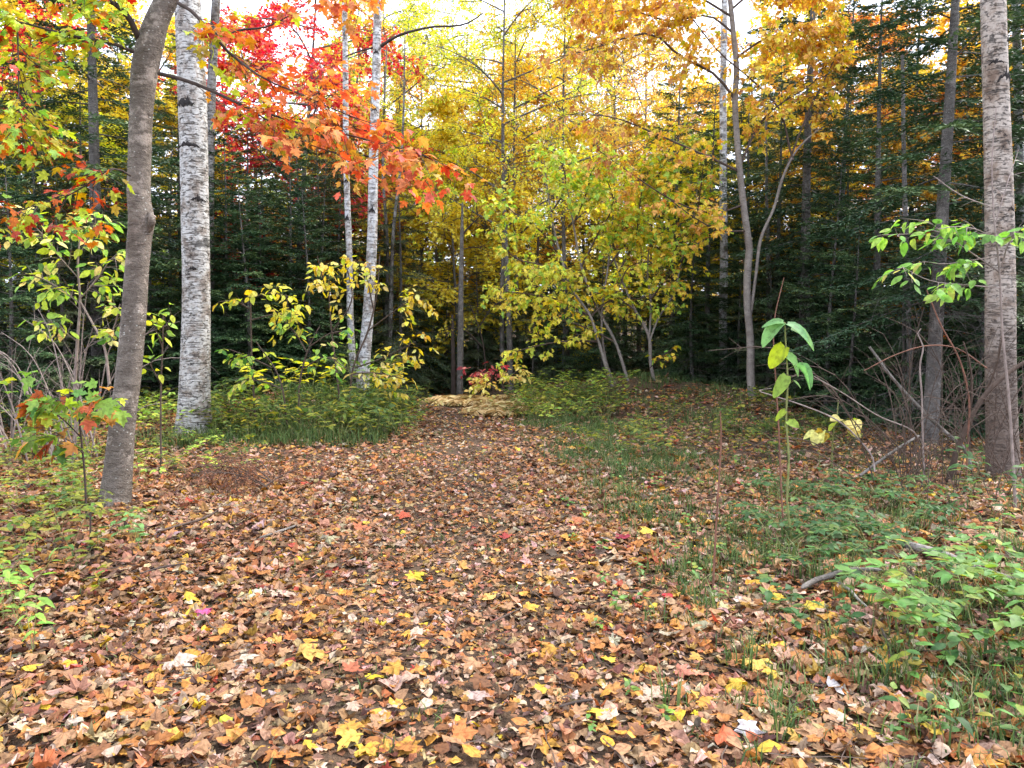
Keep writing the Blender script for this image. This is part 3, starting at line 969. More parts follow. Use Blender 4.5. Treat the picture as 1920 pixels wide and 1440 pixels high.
def wood_part(name, paths4, mat, parent, origin, sides=6, n=14, twigs=None):
    a = Acc()
    for p in paths4:
        q = resample(p, n)
        a.add(*tubes(q[:, :3], q[:, 3], sides))
    if twigs is not None:
        for tw, rad in twigs:
            a.add(*tubes(tw, rad * np.linspace(1, 0.35, tw.shape[1])[None] * np.ones((len(tw), 1)), 3))
    return link(name, a.mesh(name, mat, origin, True), parent)


# ------------------------------------------------------------------ leaning grey maple with red and green leaves
def big_maple():
    r = R_(101)
    Y = 6.3
    pts = [(209, 985, 78), (214, 950, 63), (222, 880, 55), (229, 800, 51), (240, 705, 51), (250, 600, 48), (257, 500, 46), (262, 440, 48), (265, 415, 52), (261, 380, 46),
           (262, 300, 44), (266, 200, 44), (272, 130, 52), (282, 80, 52), (296, 35, 44), (312, 0, 41), (345, -120, 37), (375, -300, 30), (390, -520, 22), (400, -800, 10)]
    tp = px_path(pts, Y)
    base = G(212, 960)
    shift = base[1] - Y
    base = np.array([tp[1, 0], tp[1, 1], float(gz(tp[1, 0], tp[1, 1]))])
    t = thing('maple_tree', base, 'leaning grey maple with smooth mottled trunk and red, orange and green leaves', 'tree')
    a = Acc().add(*trunk_geo(tp, 30, 150, 0.05, 7, 0.30))
    link('trunk', a.mesh('trunk', M['maple_bark'], base, True), t)
    knot = Acc()
    kp = np.array([P(279, 436, 6.27), P(284, 418, 6.23), P(284, 406, 6.23), P(277, 398, 6.27)])
    knot.add(*trunk_geo(np.c_[kp, [0.010, 0.030, 0.030, 0.010]], 10, 12, 0.12, 3))
    link('branch_collar', knot.mesh('branch_collar', M['maple_bark'], base, True), t)
    specs = [  # px path, depth from, depth change, twigs, leaf palette
        ([(298, 138, 9), (333, 146, 8), (400, 171, 7), (443, 193, 6), (503, 213, 5), (567, 233, 4), (640, 250, 3.5), (720, 270, 2.6), (800, 292, 1.5)], 6.2, -0.7, 34, 'right'),
        ([(443, 193, 4), (480, 213, 3.5), (503, 226, 3), (560, 262, 2.4), (640, 292, 1.8), (700, 318, 1.3)], 6.0, -0.5, 6, 'right'),
        ([(333, 5, 8), (367, 27, 7), (415, 85, 6), (460, 123, 5), (494, 147, 4), (560, 175, 3), (650, 215, 2.4), (740, 245, 1.6)], 6.1, -0.6, 28, 'right'),
        ([(250, 97, 8), (207, 80, 7), (173, 75, 6), (100, 58, 5), (30, 40, 4), (-60, 30, 2)], 6.2, -0.7, 26, 'left'),
        ([(262, 75, 15), (250, 50, 13), (230, 17, 11), (200, 0, 9), (150, -60, 6), (90, -140, 3)], 6.25, -0.4, 18, 'left'),
        ([(245, 330, 4), (215, 315, 4), (180, 335, 3.4), (120, 370, 2.6), (60, 385, 2), (0, 400, 1.4)], 6.1, -0.6, 18, 'low'),
        ([(33, 60, 3.5), (34, 100, 3), (35, 160, 2.6), (36, 235, 1.6)], 5.6, -0.1, 18, 'left'),
        ([(345, -100, 12), (420, -90, 9), (500, -60, 6), (600, -40, 3.5), (680, -20, 2)], 6.4, -0.5, 20, 'right'),
        ([(300, -60, 10), (180, -120, 7), (60, -130, 4), (-80, -100, 2)], 6.4, -1.0, 20, 'left'),
        ([(375, -300, 12), (480, -330, 8), (620, -300, 4)], 6.6, 0.3, 26, 'left'),
        ([(372, -290, 12), (260, -380, 8), (100, -400, 4)], 6.6, 0.2, 26, 'left'),
    ]
    AP, AD, AN, AS, AC = [], [], [], [], []
    for pth, y0, dy, ntw, where in specs:
        q = resample(px_path(pth, y0, dy), 12)
        tw, _ = twigs_on(q[:, :3], ntw, r, 0.12, 1.0, 0.36, 0.9, 0.8, 0.02, 0.10, 5, 0.12)
        tw2 = np.concatenate([twigs_on(x, 2, r, 0.3, 0.95, 0.2, 0.9, 0.7, 0.0, 0.2, 5, 0.4)[0] for x in tw])
        wood_part('branch', [q], M['dark_wood'], t, base, 6, 14, [(tw, 0.0042), (tw2, 0.0026)])
        for paths, per in ((tw, 5), (tw2, 4)):
            p, d, n = leaf_sites(paths, per, r, 0.9, 0.25, 0.03, 0.26, 0.28)
            keep = r.uniform(0, 1, len(p)) < 0.85
            p, d, n = p[keep], d[keep], n[keep]
            m = len(p)
            if where == 'right':
                f = np.clip((p[:, 0] + 2.9) / 1.5, 0, 1)
                cA = pick([(4, YGREEN), (3, (0.468, 0.357, 0.043)), (3, (0.612, 0.255, 0.043)), (2, RED)], m, r)
                cB = pick([(3, (0.66, 0.13, 0.07)), (4, (0.72, 0.22, 0.08)), (3.5, (0.74, 0.33, 0.09)), (1, (0.54, 0.36, 0.06))], m, r)
                c = np.where((r.uniform(0, 1, m) < f)[:, None], cB, cA)
            elif where == 'low':
                c = pick([(4, YGREEN), (2, LGREEN), (4, (0.527, 0.085, 0.043)), (3, ORG), (2, (0.510, 0.357, 0.043))], m, r)
            else:
                c = pick([(6, YGREEN), (3, LGREEN), (3, (0.595, 0.459, 0.060)), (1.6, ORG), (0.6, RED)], m, r)
            AP.append(p); AD.append(d); AN.append(n); AC.append(c)
            AS.append((0.078 if where == 'left' else 0.086) * r.uniform(0.5, 1.2, m))
    p, d, n, c, s = (np.concatenate(x) for x in (AP, AD, AN, AC, AS))
    order = np.argsort(-s / np.maximum(p[:, 1], 1) * (p[:, 2] < 1.5 + 0.447 * p[:, 1]))
    top = order[:300]
    rest = order[300:]
    leaf_objects(t, LV_MAPLE, p[top], d[top], n[top], s[top], c[top], r, 'leaf', base)
    rest_leaves(t, MAPLE_HI, p[rest], d[rest], n[rest], s[rest], c[rest], r, 'foliage', base, fold=0.1, droop=0.25, crumple=0.12)


big_maple()


# ------------------------------------------------------------------ birches
def birch(pts, Y, dY, label, mat, seed, scars=(), sides=22, rings=90, limbs=(), crown=None, flare=0.18, group=None):
    r = R_(seed)
    tp = px_path(pts, Y, 0)
    tp[:, 1] += dY * np.linspace(0, 1, len(pts))
    base = np.array([tp[0, 0], tp[0, 1], float(gz(tp[0, 0], tp[0, 1]))])
    tp[0, 2] = min(tp[0, 2], base[2] - 0.05)
    t = thing('birch_tree', base, label, 'tree', group)
    link('trunk', Acc().add(*trunk_geo(tp, sides, rings, 0.03, seed, flare)).mesh('trunk', mat, base, True), t)
    q = resample(tp, 200)
    for (u, v, w, h) in scars:
        c = P(u, v, Y)
        i = int(np.argmin(np.abs(q[:, 2] - c[2])))
        rad = q[i, 3] * 1.015 + 0.002
        half = wid(w, Y) / 2
        off = c[0] - q[i, 0]
        a0 = math.asin(np.clip((off - half) / rad, -0.97, 0.97))
        a1 = math.asin(np.clip((off + half) / rad, -0.97, 0.97))
        k = 17
        an = np.linspace(a0, a1, k)
        hh = wid(h, Y) / 2
        s = np.linspace(-1, 1, k)
        arch = hh * (1.2 * (1 - s * s) + 0.25 * r.normal(size=k))
        th = hh * (1 - np.abs(s) ** 1.6) * np.clip(1 + 0.55 * r.normal(size=k), 0.25, 2.2) + 0.002
        ring = lambda dz, e: np.c_[q[i, 0] + (rad + e) * np.sin(an), q[i, 1] - (rad + e) * np.cos(an), c[2] + arch - hh + dz]
        Vv = np.vstack([ring(th, -0.004), ring(np.zeros(k), 0.007), ring(-th, -0.004)])
        Tt = []
        for b in (0, k):
            for j in range(k - 1):
                Tt += [[b + j, b + j + k, b + j + 1], [b + j + 1, b + j + k, b + j + k + 1]]
        link('branch_scar', mesh_np('branch_scar', Vv - base, np.array(Tt), M['scar'], True), t)
    for pth, y0, dy in limbs:
        qq = resample(px_path(pth, y0, dy), 12)
        tw, _ = twigs_on(qq[:, :3], 9, r, 0.3, 1, 0.5, 0.8, 0.9, 0.1, 0.2)
        wood_part('branch', [qq], M['dark_wood'], t, base, 6, 14, [(tw, 0.004)])
    if crown:
        z0, n, rad, matn = crown
        i = np.searchsorted(q[:, 2], z0)
        up = q[max(i - 1, 0):, :3]
        fol = Acc()
        wd = []
        lb, _ = twigs_on(up, n, r, 0.0, 1.0, rad, 1.0, 0.5, 0.25, 0.2, 6)
        wd.append((lb, 0.012))
        for x in lb:
            tw, _ = twigs_on(x, 7, r, 0.2, 1, 0.5, 1, 0.7, 0.05, 0.3)
            wd.append((tw, 0.004))
            p, d, nn = leaf_sites(tw, 9, r, hang=0.6)
            Vv, Tt, rv, uv = leaves(OVATE_LO, p, d, nn, 0.075 * r.uniform(0.7, 1.2, len(p)), r)
            fol.add(Vv, Tt, rv)
        wood_part('branch', [], M['dark_wood'], t, base, twigs=wd)
        o = link('crown', fol.mesh('crown', M[matn], base), t)
        o['kind'] = 'stuff'
    return t


birch([(361, 828, 84), (362, 812, 74), (364, 780, 66), (365, 733, 60), (367, 650, 57), (368, 560, 55), (367, 480, 54), (365, 380, 53), (364, 300, 53), (361, 200, 55), (358, 120, 53), (354, 40, 50),
       (348, -60, 47), (340, -250, 42), (332, -520, 32), (326, -850, 18)], 10.6, 0, 'thick white birch with peeling bark and black branch scars', M['birch'], 41,
      scars=[(357, 199, 36, 12), (361, 277, 42, 7), (380, 376, 26, 8), (341, 352, 9, 16), (372, 505, 16, 5)], crown=(9.0, 16, 2.2, 'yellow'))
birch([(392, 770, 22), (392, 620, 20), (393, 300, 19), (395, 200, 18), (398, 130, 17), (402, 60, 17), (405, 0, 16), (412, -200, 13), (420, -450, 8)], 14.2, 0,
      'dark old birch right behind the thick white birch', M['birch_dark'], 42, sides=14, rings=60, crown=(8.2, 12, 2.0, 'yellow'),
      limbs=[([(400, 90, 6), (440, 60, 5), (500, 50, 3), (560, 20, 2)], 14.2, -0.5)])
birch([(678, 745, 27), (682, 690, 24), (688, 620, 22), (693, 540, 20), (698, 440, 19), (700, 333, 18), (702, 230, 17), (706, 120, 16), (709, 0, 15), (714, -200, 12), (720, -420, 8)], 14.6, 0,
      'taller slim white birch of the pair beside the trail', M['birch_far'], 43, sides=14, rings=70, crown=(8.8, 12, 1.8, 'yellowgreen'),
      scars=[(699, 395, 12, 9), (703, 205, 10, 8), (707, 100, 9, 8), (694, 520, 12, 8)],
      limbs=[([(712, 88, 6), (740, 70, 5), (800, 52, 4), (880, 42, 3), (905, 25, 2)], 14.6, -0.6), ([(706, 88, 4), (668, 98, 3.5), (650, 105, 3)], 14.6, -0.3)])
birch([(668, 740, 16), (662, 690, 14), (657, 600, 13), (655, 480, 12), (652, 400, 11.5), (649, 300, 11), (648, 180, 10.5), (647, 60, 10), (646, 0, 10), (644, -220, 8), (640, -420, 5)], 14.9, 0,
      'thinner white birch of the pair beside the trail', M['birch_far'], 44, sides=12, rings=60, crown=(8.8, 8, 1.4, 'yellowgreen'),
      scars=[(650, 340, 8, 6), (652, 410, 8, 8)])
birch([(1884, 925, 76), (1881, 880, 68), (1878, 800, 62), (1876, 700, 60), (1876, 560, 59), (1874, 450, 57), (1872, 333, 55), (1868, 200, 51), (1864, 90, 50), (1862, 0, 49), (1856, -200, 44), (1850, -500, 34), (1845, -850, 20)], 7.6, 0,
      'tan-white birch with chevron scars behind the tangle of bare stems', M['birch_right'], 45,
      scars=[(1873, 150, 34, 20), (1857, 122, 20, 6), (1882, 80, 12, 8), (1880, 395, 12, 6)], crown=(7.5, 14, 2.0, 'yellow'))
birch([(1925, 860, 22), (1920, 600, 20), (1912, 300, 19), (1908, 110, 18), (1905, 20, 17), (1900, -200, 13), (1896, -400, 8)], 12.8, 0,
      'slim pale birch close behind the tan-white birch', M['birch_far'], 46, sides=12, rings=50, crown=(8.0, 8, 1.5, 'yellow'))
birch([(1355, 770, 17), (1356, 600, 16), (1357, 480, 15), (1356, 300, 14), (1356, 160, 13), (1358, 40, 12), (1360, -150, 8)], 17.0, 0,
      'slim pale birch half hidden by firs behind the forked grey maple', M['birch_far'], 47, sides=12, rings=50, crown=(9.0, 8, 1.6, 'yellow'))
for k, (a, b, c) in enumerate([((728, 720, 8), (738, 430, 6.5), (752, 300, 5)), ((722, 715, 8), (727, 480, 6.5), (718, 320, 5)), ((1160, 640, 9), (1150, 210, 8), (1140, 90, 6))]):
    birch([a, ((a[0] + b[0]) / 2, (a[1] + b[1]) / 2, a[2]), b, c, (c[0] + 8, c[1] - 250, 2)], [17.5, 18.2, 30][k], 0,
          ['leaning thin birch sapling behind the white birch pair', 'straight thin birch sapling behind the white birch pair', 'pale dead birch standing against the sky'][k], M['birch_dark' if k < 2 else 'birch_far'], 60 + k, sides=8, rings=30,
          crown=None)


# ------------------------------------------------------------------ forked grey maple with golden leaves (right of the trail)
def traced_tree(name, label, cat, Y, stems, bark, twmat, specs, leafset, tmpl, pal_fn, seed, size, cap=300, n_tw=None, group=None, dY=0.0, leaf_obj=True, stem_name='trunk', sides=12, dens=1.0):
    """stems / specs: px polylines (u, v, w); specs carry (path, y0, dy, n_twigs, twig_len, per)"""
    r = R_(seed)
    st = [px_path(s, Y, dY) for s in stems]
    b = st[0][0]
    base = np.array([b[0], b[1], float(gz(b[0], b[1]))])
    for s in st:
        if abs(s[0, 2] - gz(s[0, 0], s[0, 1])) < 0.4:
            s[0, 2] = float(gz(s[0, 0], s[0, 1])) - 0.03
    t = thing(name, base, label, cat, group)
    for s in st:
        link(stem_name, Acc().add(*trunk_geo(s, sides, 40, 0.03, seed, 0.15 if sides > 8 else 0)).mesh(stem_name, bark, base, True), t)
    AP, AD, AN, AS = [], [], [], []
    for pth, y0, dy, ntw, tl, per in specs:
        q = resample(px_path(pth, y0, dy), 12)
        ntw = int(ntw * dens)
        tw, _ = twigs_on(q[:, :3], ntw, r, 0.15, 1.0, tl, 0.95, 0.7, 0.08, 0.2, 5, 0.4)
        groups = [(tw, 0.0035)]
        if tl > 0.3:
            tw2 = np.concatenate([twigs_on(x, 2, r, 0.3, 0.95, tl * 0.5, 0.9, 0.7, 0.0, 0.2, 5, 0.4)[0] for x in tw])
            groups.append((tw2, 0.0024))
        wood_part('branch', [q], twmat, t, base, 5, 14, groups)
        for g, _x in groups:
            if per > 0:
                p, d, n = leaf_sites(g, per, r, 0.9, 0.2, 0.03, 0.4, 0.6)
                AP.append(p); AD.append(d); AN.append(n); AS.append(size * r.uniform(0.6, 1.2, len(p)))
    if not AP:
        return t
    p, d, n, s = (np.concatenate(x) for x in (AP, AD, AN, AS))
    ok = (p[:, 2] > gz(p[:, 0], p[:, 1]) + 0.03) & (r.uniform(0, 1, len(p)) < 0.88)
    p, d, n, s = p[ok], d[ok], n[ok], s[ok]
    c = pal_fn(p, r)
    vis = (p[:, 2] < 1.5 + 0.447 * p[:, 1]) & (np.abs(p[:, 0]) < 0.69 * p[:, 1])
    order = np.argsort(-s / np.maximum(p[:, 1], 1) * vis)
    if not leaf_obj:
        cap = 0
    top, rest = order[:cap], order[cap:]
    leaf_objects(t, leafset, p[top], d[top], n[top], s[top], c[top], r, 'leaf', base)
    if len(rest):
        rest_leaves(t, tmpl, p[rest], d[rest], n[rest], s[rest], c[rest], r, 'foliage', base, fold=0.12, droop=0.25, crumple=0.1)
    return t


def pal(*pairs):
    return lambda p, r: pick(list(pairs), len(p), r)


def gold_pal(p, r):
    m = len(p)
    f = np.clip((p[:, 0] - 0.9) / 2.2, 0, 1)
    a = pick([(5, (0.62, 0.32, 0.10)), (3, (0.50, 0.22, 0.09)), (3, (0.76, 0.46, 0.08)), (1.5, YEL)], m, r)
    b = pick([(5, (0.84, 0.54, 0.10)), (3, (0.80, 0.44, 0.10)), (3, YEL), (1.2, (0.56, 0.26, 0.09)), (0.6, YGREEN)], m, r)
    return np.where((r.uniform(0, 1, m) < f)[:, None], b, a)


YR = 13.4
main = [(1417, 790, 19), (1412, 755, 16), (1408, 717, 15.5), (1407, 640, 15), (1401, 567, 14.5), (1402, 500, 14), (1405, 470, 13.5), (1400, 430, 13), (1394, 383, 12.5), (1387, 320, 12.5), (1382, 260, 11.5), (1378, 187, 11),
        (1381, 133, 10.5), (1376, 70, 10), (1369, 0, 9.5), (1362, -120, 8), (1350, -300, 4)]
traced_tree('maple_tree', 'forked grey-stemmed maple with golden and rusty leaves beside the trail', 'tree', YR,
            [main, [(1403, 610, 5), (1408, 583, 6), (1417, 517, 6), (1428, 443, 6), (1450, 393, 5.6), (1470, 327, 5.2), (1493, 283, 4), (1530, 247, 3), (1590, 215, 1.6)]], M['stem_bark'], M['twig'],
            [([(1382, 320, 5), (1347, 303, 5), (1280, 273, 4), (1215, 245, 3.4), (1150, 220, 2.5), (1060, 215, 1.5)], YR, -0.6, 34, 0.5, 4),
             ([(1376, 183, 6), (1335, 135, 5), (1280, 110, 4.5), (1223, 63, 4), (1170, 72, 3.4), (1100, 95, 2.6), (1035, 110, 1.5)], YR, -0.5, 52, 0.55, 5),
             ([(1487, 300, 5), (1474, 250, 4.5), (1465, 210, 4), (1413, 153, 3.5), (1347, 97, 3), (1280, 15, 2.4), (1220, -30, 1.5)], YR, -0.3, 46, 0.5, 5),
             ([(1386, 318, 5), (1405, 270, 4.5), (1430, 225, 4), (1470, 190, 3), (1530, 150, 2.4), (1560, 60, 1.6)], YR, 0.3, 40, 0.5, 5),
             ([(1470, 327, 4), (1520, 200, 3.6), (1560, 120, 3), (1590, 30, 2.4), (1600, -60, 1.5)], YR, 0.1, 24, 0.5, 4),
             ([(1368, 20, 5), (1420, -20, 4), (1500, -30, 3), (1570, -40, 2)], YR, -0.4, 50, 0.55, 6),
             ([(1370, 30, 5), (1300, -10, 4), (1200, -30, 3), (1080, -20, 2)], YR, -0.4, 54, 0.55, 6),
             ([(1372, 60, 5), (1330, 30, 4), (1260, 40, 3), (1180, 20, 2), (1100, 30, 1.5)], YR, 0.5, 44, 0.5, 5),
             ([(1378, 110, 5), (1440, 70, 4), (1500, 60, 3), (1545, 70, 2)], YR, -0.3, 46, 0.5, 6),
             ([(1395, 383, 4), (1340, 400, 3.4), (1270, 380, 3), (1190, 330, 2.4), (1120, 280, 1.5)], YR, -0.7, 26, 0.45, 4),
             ([(1402, 433, 4), (1350, 432, 3), (1290, 400, 2.4), (1240, 360, 1.5)], YR, -0.6, 12, 0.4, 4)],
            LV_MAPLE, MAPLE_MID, gold_pal, 201, 0.105, 300, dens=0.95)

# ------------------------------------------------------------------ yellow-green striped maple saplings beside the trail
YS = 14.6


def yg_pal(p, r):
    m = len(p)
    f = np.clip((p[:, 2] - 2.0) / 2.5, 0, 1)
    a = pick([(5, (0.86, 0.70, 0.10)), (1, (0.82, 0.60, 0.10)), (4, (0.60, 0.66, 0.08)), (1.5, LGREEN)], m, r)
    b = pick([(3, (0.86, 0.72, 0.10)), (5, (0.60, 0.66, 0.08)), (5, (0.38, 0.58, 0.09)), (1, PYEL)], m, r)
    return np.where((r.uniform(0, 1, m) < f)[:, None], b, a)


def yo_pal(p, r):
    return pick([(4, YEL), (4, YGREEN), (2, (0.80, 0.54, 0.08)), (2, LGREEN), (0.8, (0.66, 0.36, 0.09))], len(p), r)


traced_tree('maple_sapling', 'yellow-green striped maple sapling arching its stem over the trail', 'sapling', YS,
            [[(1160, 762, 7), (1137, 690, 6.4), (1120, 633, 6), (1107, 593, 5.6), (1073, 543, 5), (1050, 477, 4.4), (1033, 400, 3.6), (1020, 300, 2)]], M['stem_bark'], M['twig'],
            [([(1107, 593, 4), (1040, 560, 3), (980, 550, 2.4), (925, 545, 1.5)], YS, -0.2, 18, 0.45, 4),
             ([(1120, 640, 4), (1060, 640, 3), (1000, 650, 2.4), (950, 665, 1.5)], YS, -0.3, 9, 0.4, 4),
             ([(1073, 543, 4), (1020, 500, 3), (960, 480, 2.4), (930, 430, 1.5)], YS, -0.3, 20, 0.5, 4),
             ([(1050, 477, 4), (1010, 430, 3), (965, 400, 2.4), (940, 380, 1.5)], YS, -0.3, 20, 0.5, 4),
             ([(1033, 400, 4), (1060, 350, 3), (1050, 300, 2.4), (1030, 280, 1.5)], YS, -0.3, 20, 0.45, 4),
             ([(1107, 593, 4), (1150, 560, 3), (1200, 560, 2), (1240, 545, 1.5)], YS, 0.4, 12, 0.45, 4)],
            LV_MAPLE, MAPLE_MID, yg_pal, 301, 0.105, 300, stem_name='stem', sides=8, dens=1.65)
traced_tree('maple_sapling', 'yellow-green sapling of two crossing stems between the arching sapling and grey maple', 'sapling', YS + 0.2,
            [[(1193, 768, 7), (1173, 700, 6.4), (1153, 640, 6), (1117, 573, 5), (1090, 500, 4.4), (1075, 420, 3.6), (1060, 330, 2)],
             [(1180, 766, 5), (1140, 690, 4.4), (1128, 600, 4), (1140, 500, 3.4), (1150, 400, 2)]], M['stem_bark'], M['twig'],
            [([(1117, 573, 4), (1090, 520, 3), (1050, 500, 2.4), (1000, 505, 1.5)], YS, -0.8, 18, 0.5, 4),
             ([(1090, 500, 4), (1120, 440, 3), (1150, 380, 2.4), (1130, 320, 1.5)], YS, -0.3, 24, 0.5, 4),
             ([(1140, 500, 4), (1180, 450, 3), (1220, 420, 2.4), (1250, 360, 1.5)], YS, -0.4, 24, 0.5, 4),
             ([(1075, 420, 4), (1100, 360, 3), (1110, 320, 2.4), (1160, 290, 1.5)], YS, -0.3, 22, 0.5, 4),
             ([(1150, 640, 4), (1100, 615, 3), (1050, 600, 2.4), (1010, 600, 1.5)], YS, 0.3, 8, 0.35, 4),
             ([(1128, 600, 4), (1160, 540, 3), (1180, 500, 2.4), (1230, 490, 1.5)], YS, 0.2, 18, 0.5, 4)],
            LV_MAPLE, MAPLE_MID, yg_pal, 302, 0.105, 300, stem_name='stem', sides=8, dens=1.65)
traced_tree('maple_sapling', 'yellow sapling splitting into a spray of upright stems next to the grey maple', 'sapling', YS + 0.3,
            [[(1235, 762, 7.5), (1228, 720, 7), (1220, 683, 7), (1217, 632, 6.6), (1190, 580, 5), (1160, 510, 4), (1140, 450, 3)],
             [(1217, 640, 4), (1220, 567, 4), (1214, 510, 3.6), (1222, 430, 3), (1230, 350, 2)],
             [(1218, 640, 4), (1233, 600, 4), (1263, 550, 3.6), (1277, 493, 3), (1300, 410, 2.4), (1310, 330, 1.5)]], M['stem_bark'], M['twig'],
            [([(1222, 430, 4), (1230, 350, 3), (1250, 290, 2.4), (1280, 240, 1.5)], YS, -0.4, 26, 0.5, 5),
             ([(1277, 493, 4), (1300, 440, 3), (1310, 380, 2.4), (1320, 300, 1.5)], YS, -0.4, 24, 0.45, 5),
             ([(1160, 510, 4), (1190, 450, 3), (1200, 380, 2.4), (1210, 310, 1.5)], YS, -0.3, 26, 0.5, 5),
             ([(1220, 560, 4), (1250, 520, 3), (1270, 460, 2.4), (1290, 440, 1.5)], YS, -0.5, 22, 0.5, 4),
             ([(1190, 580, 4), (1160, 560, 3), (1110, 550, 2.4), (1080, 560, 1.5)], YS, 0.4, 12, 0.4, 4),
             ([(1218, 690, 3), (1240, 670, 2.4), (1260, 655, 2)], YS, -0.4, 5, 0.3, 4)],
            LV_MAPLE, MAPLE_MID, yo_pal, 303, 0.105, 300, stem_name='stem', sides=8, dens=1.65)

# ------------------------------------------------------------------ far trunks seen through the middle
def plain_trunk(label, pts, Y, seed, mat, extra=()):
    tp = px_path(pts, Y)
    base = np.array([tp[0, 0], tp[0, 1], float(gz(tp[0, 0], tp[0, 1]))])
    tp[0, 2] = min(tp[0, 2], base[2] - 0.05)
    t = thing('bare_tree', base, label, 'tree')
    link('trunk', Acc().add(*trunk_geo(tp, 12, 40, 0.05, seed, 0.2)).mesh('trunk', mat, base, True), t)
    r = R_(seed)
    for e in extra:
        q = resample(px_path(e, Y), 12)
        tw, _ = twigs_on(q[:, :3], 8, r, 0.3, 1, 0.6, 0.8, 0.8, 0.05, 0.15)
        wood_part('branch', [q], M['dark_wood'], t, base, 5, 12, [(tw, 0.005)])
    return t


plain_trunk('grey trunk rising behind the dry ferns', [(862, 765, 14), (862, 720, 12), (863, 650, 12), (864, 560, 10), (866, 440, 7), (867, 380, 3)], 17.0, 71, M['fir_bark'],
            [[(866, 440, 4), (880, 425, 3), (900, 405, 2)]])
plain_trunk('dark trunk touching the grey trunk behind the dry ferns', [(850, 765, 10), (850, 700, 9), (849, 640, 7), (848, 590, 4)], 17.3, 72, M['dark_wood'])
plain_trunk('thin grey trunk behind the red-leaved shrub', [(943, 740, 9), (942, 660, 9), (941, 580, 8), (944, 450, 6), (950, 300, 4)], 18.5, 73, M['fir_bark'])
plain_trunk('dark thin trunk under the arching yellow sapling', [(1004, 740, 8), (1004, 680, 7), (1006, 560, 6), (1010, 420, 4)], 19.0, 74, M['dark_wood'])
plain_trunk('crooked broken-topped trunk wrapped in leaves behind the white birch pair',
            [(742, 720, 18), (745, 500, 16), (746, 300, 15), (748, 215, 14), (755, 160, 13), (764, 138, 14), (785, 146, 12), (793, 130, 9), (790, 100, 8), (800, 70, 5)], 25.0, 75, M['fir_bark'],
            [[(800, 110, 4), (830, 85, 4), (850, 70, 3), (880, 65, 2)], [(806, 150, 5), (850, 152, 4), (900, 155, 3), (950, 148, 2)], [(808, 115, 4), (850, 110, 3), (890, 118, 2)], [(764, 138, 5), (785, 125, 5), (788, 95, 4)]])
plain_trunk('dark young trunk among the firs next to the tan birch', [(1708, 830, 13), (1706, 700, 12), (1700, 500, 11), (1695, 300, 9), (1692, 100, 6)], 11.0, 76, M['fir_bark'])
plain_trunk('slim dark trunk in the shade between the forked maple and the firs', [(1442, 770, 8), (1440, 600, 7), (1438, 400, 6), (1436, 200, 4)], 16.0, 77, M['fir_bark'])


# ------------------------------------------------------------------ shrubs and saplings close by
GP = pal((4, YGREEN), (3, LGREEN), (2, PYEL), (1, GREEN))
traced_tree('hobblebush', 'pale green leafy shrub with slim grey stems left of the leaning maple', 'shrub', 8.3,
            [[(140, 735, 7), (145, 640, 6), (150, 560, 5), (146, 500, 4), (150, 440, 3)], [(205, 720, 6), (195, 650, 5), (170, 600, 4.5), (150, 565, 4)]], M['grey_twig'], M['grey_twig'],
            [([(146, 520, 3), (110, 480, 3), (80, 440, 2.4), (50, 410, 1.6)], 8.3, -0.3, 9, 0.28, 3),
             ([(148, 480, 3), (165, 450, 3), (175, 430, 2.4), (190, 420, 1.6)], 8.3, -0.3, 9, 0.25, 3),
             ([(150, 560, 3), (185, 520, 3), (205, 490, 2.4), (215, 480, 1.6)], 8.3, -0.3, 8, 0.25, 3),
             ([(150, 570, 3), (110, 540, 3), (70, 520, 2.4), (40, 520, 1.6)], 8.3, -0.2, 8, 0.28, 3),
             ([(195, 650, 3), (215, 610, 3), (225, 570, 2)], 8.3, -0.2, 6, 0.25, 3),
             ([(145, 640, 3), (100, 610, 2.4), (60, 600, 1.6)], 8.3, -0.2, 6, 0.25, 2)],
            LV_OVATE, OVATE_HI, GP, 401, 0.125, 300, stem_name='stem', sides=6, dens=3.0)
bare = []
rb = R_(402)
for k in range(34):
    u0 = rb.uniform(-40, 200)
    lean = rb.normal(-40, 90)
    h = rb.uniform(140, 330)
    bare.append([(u0, 725 + rb.uniform(-10, 10), rb.uniform(2.4, 5.5)), (u0 + lean * 0.35, 725 - h * 0.45, 3), (u0 + lean * 0.8, 725 - h * 0.8, 2), (u0 + lean * 1.25, 725 - h + abs(lean) * 0.2, 1)])
def bare_shrub(label, Y, stems, seed, mat, ntw=7, tl=0.35):
    r = R_(seed)
    st = []
    for s in stems:
        p = px_path(s, Y + r.normal(0, 0.35), r.normal(0, 0.3))
        p[:, 2] += float(gz(p[0, 0], p[0, 1])) - p[0, 2] - 0.02
        st.append(p)
    base = np.array([st[0][0, 0], st[0][0, 1], float(gz(st[0][0, 0], st[0][0, 1]))])
    t = thing('bare_shrub', base, label, 'shrub')
    for p in st:
        q = resample(p, 12)
        tw, _ = twigs_on(q[:, :3], ntw, r, 0.3, 1, tl, 0.7, 0.9, 0.1, 0.05, 5, 0.7)
        wood_part('stem', [q], mat, t, base, 5, 12, [(tw, 0.003)])
    return t


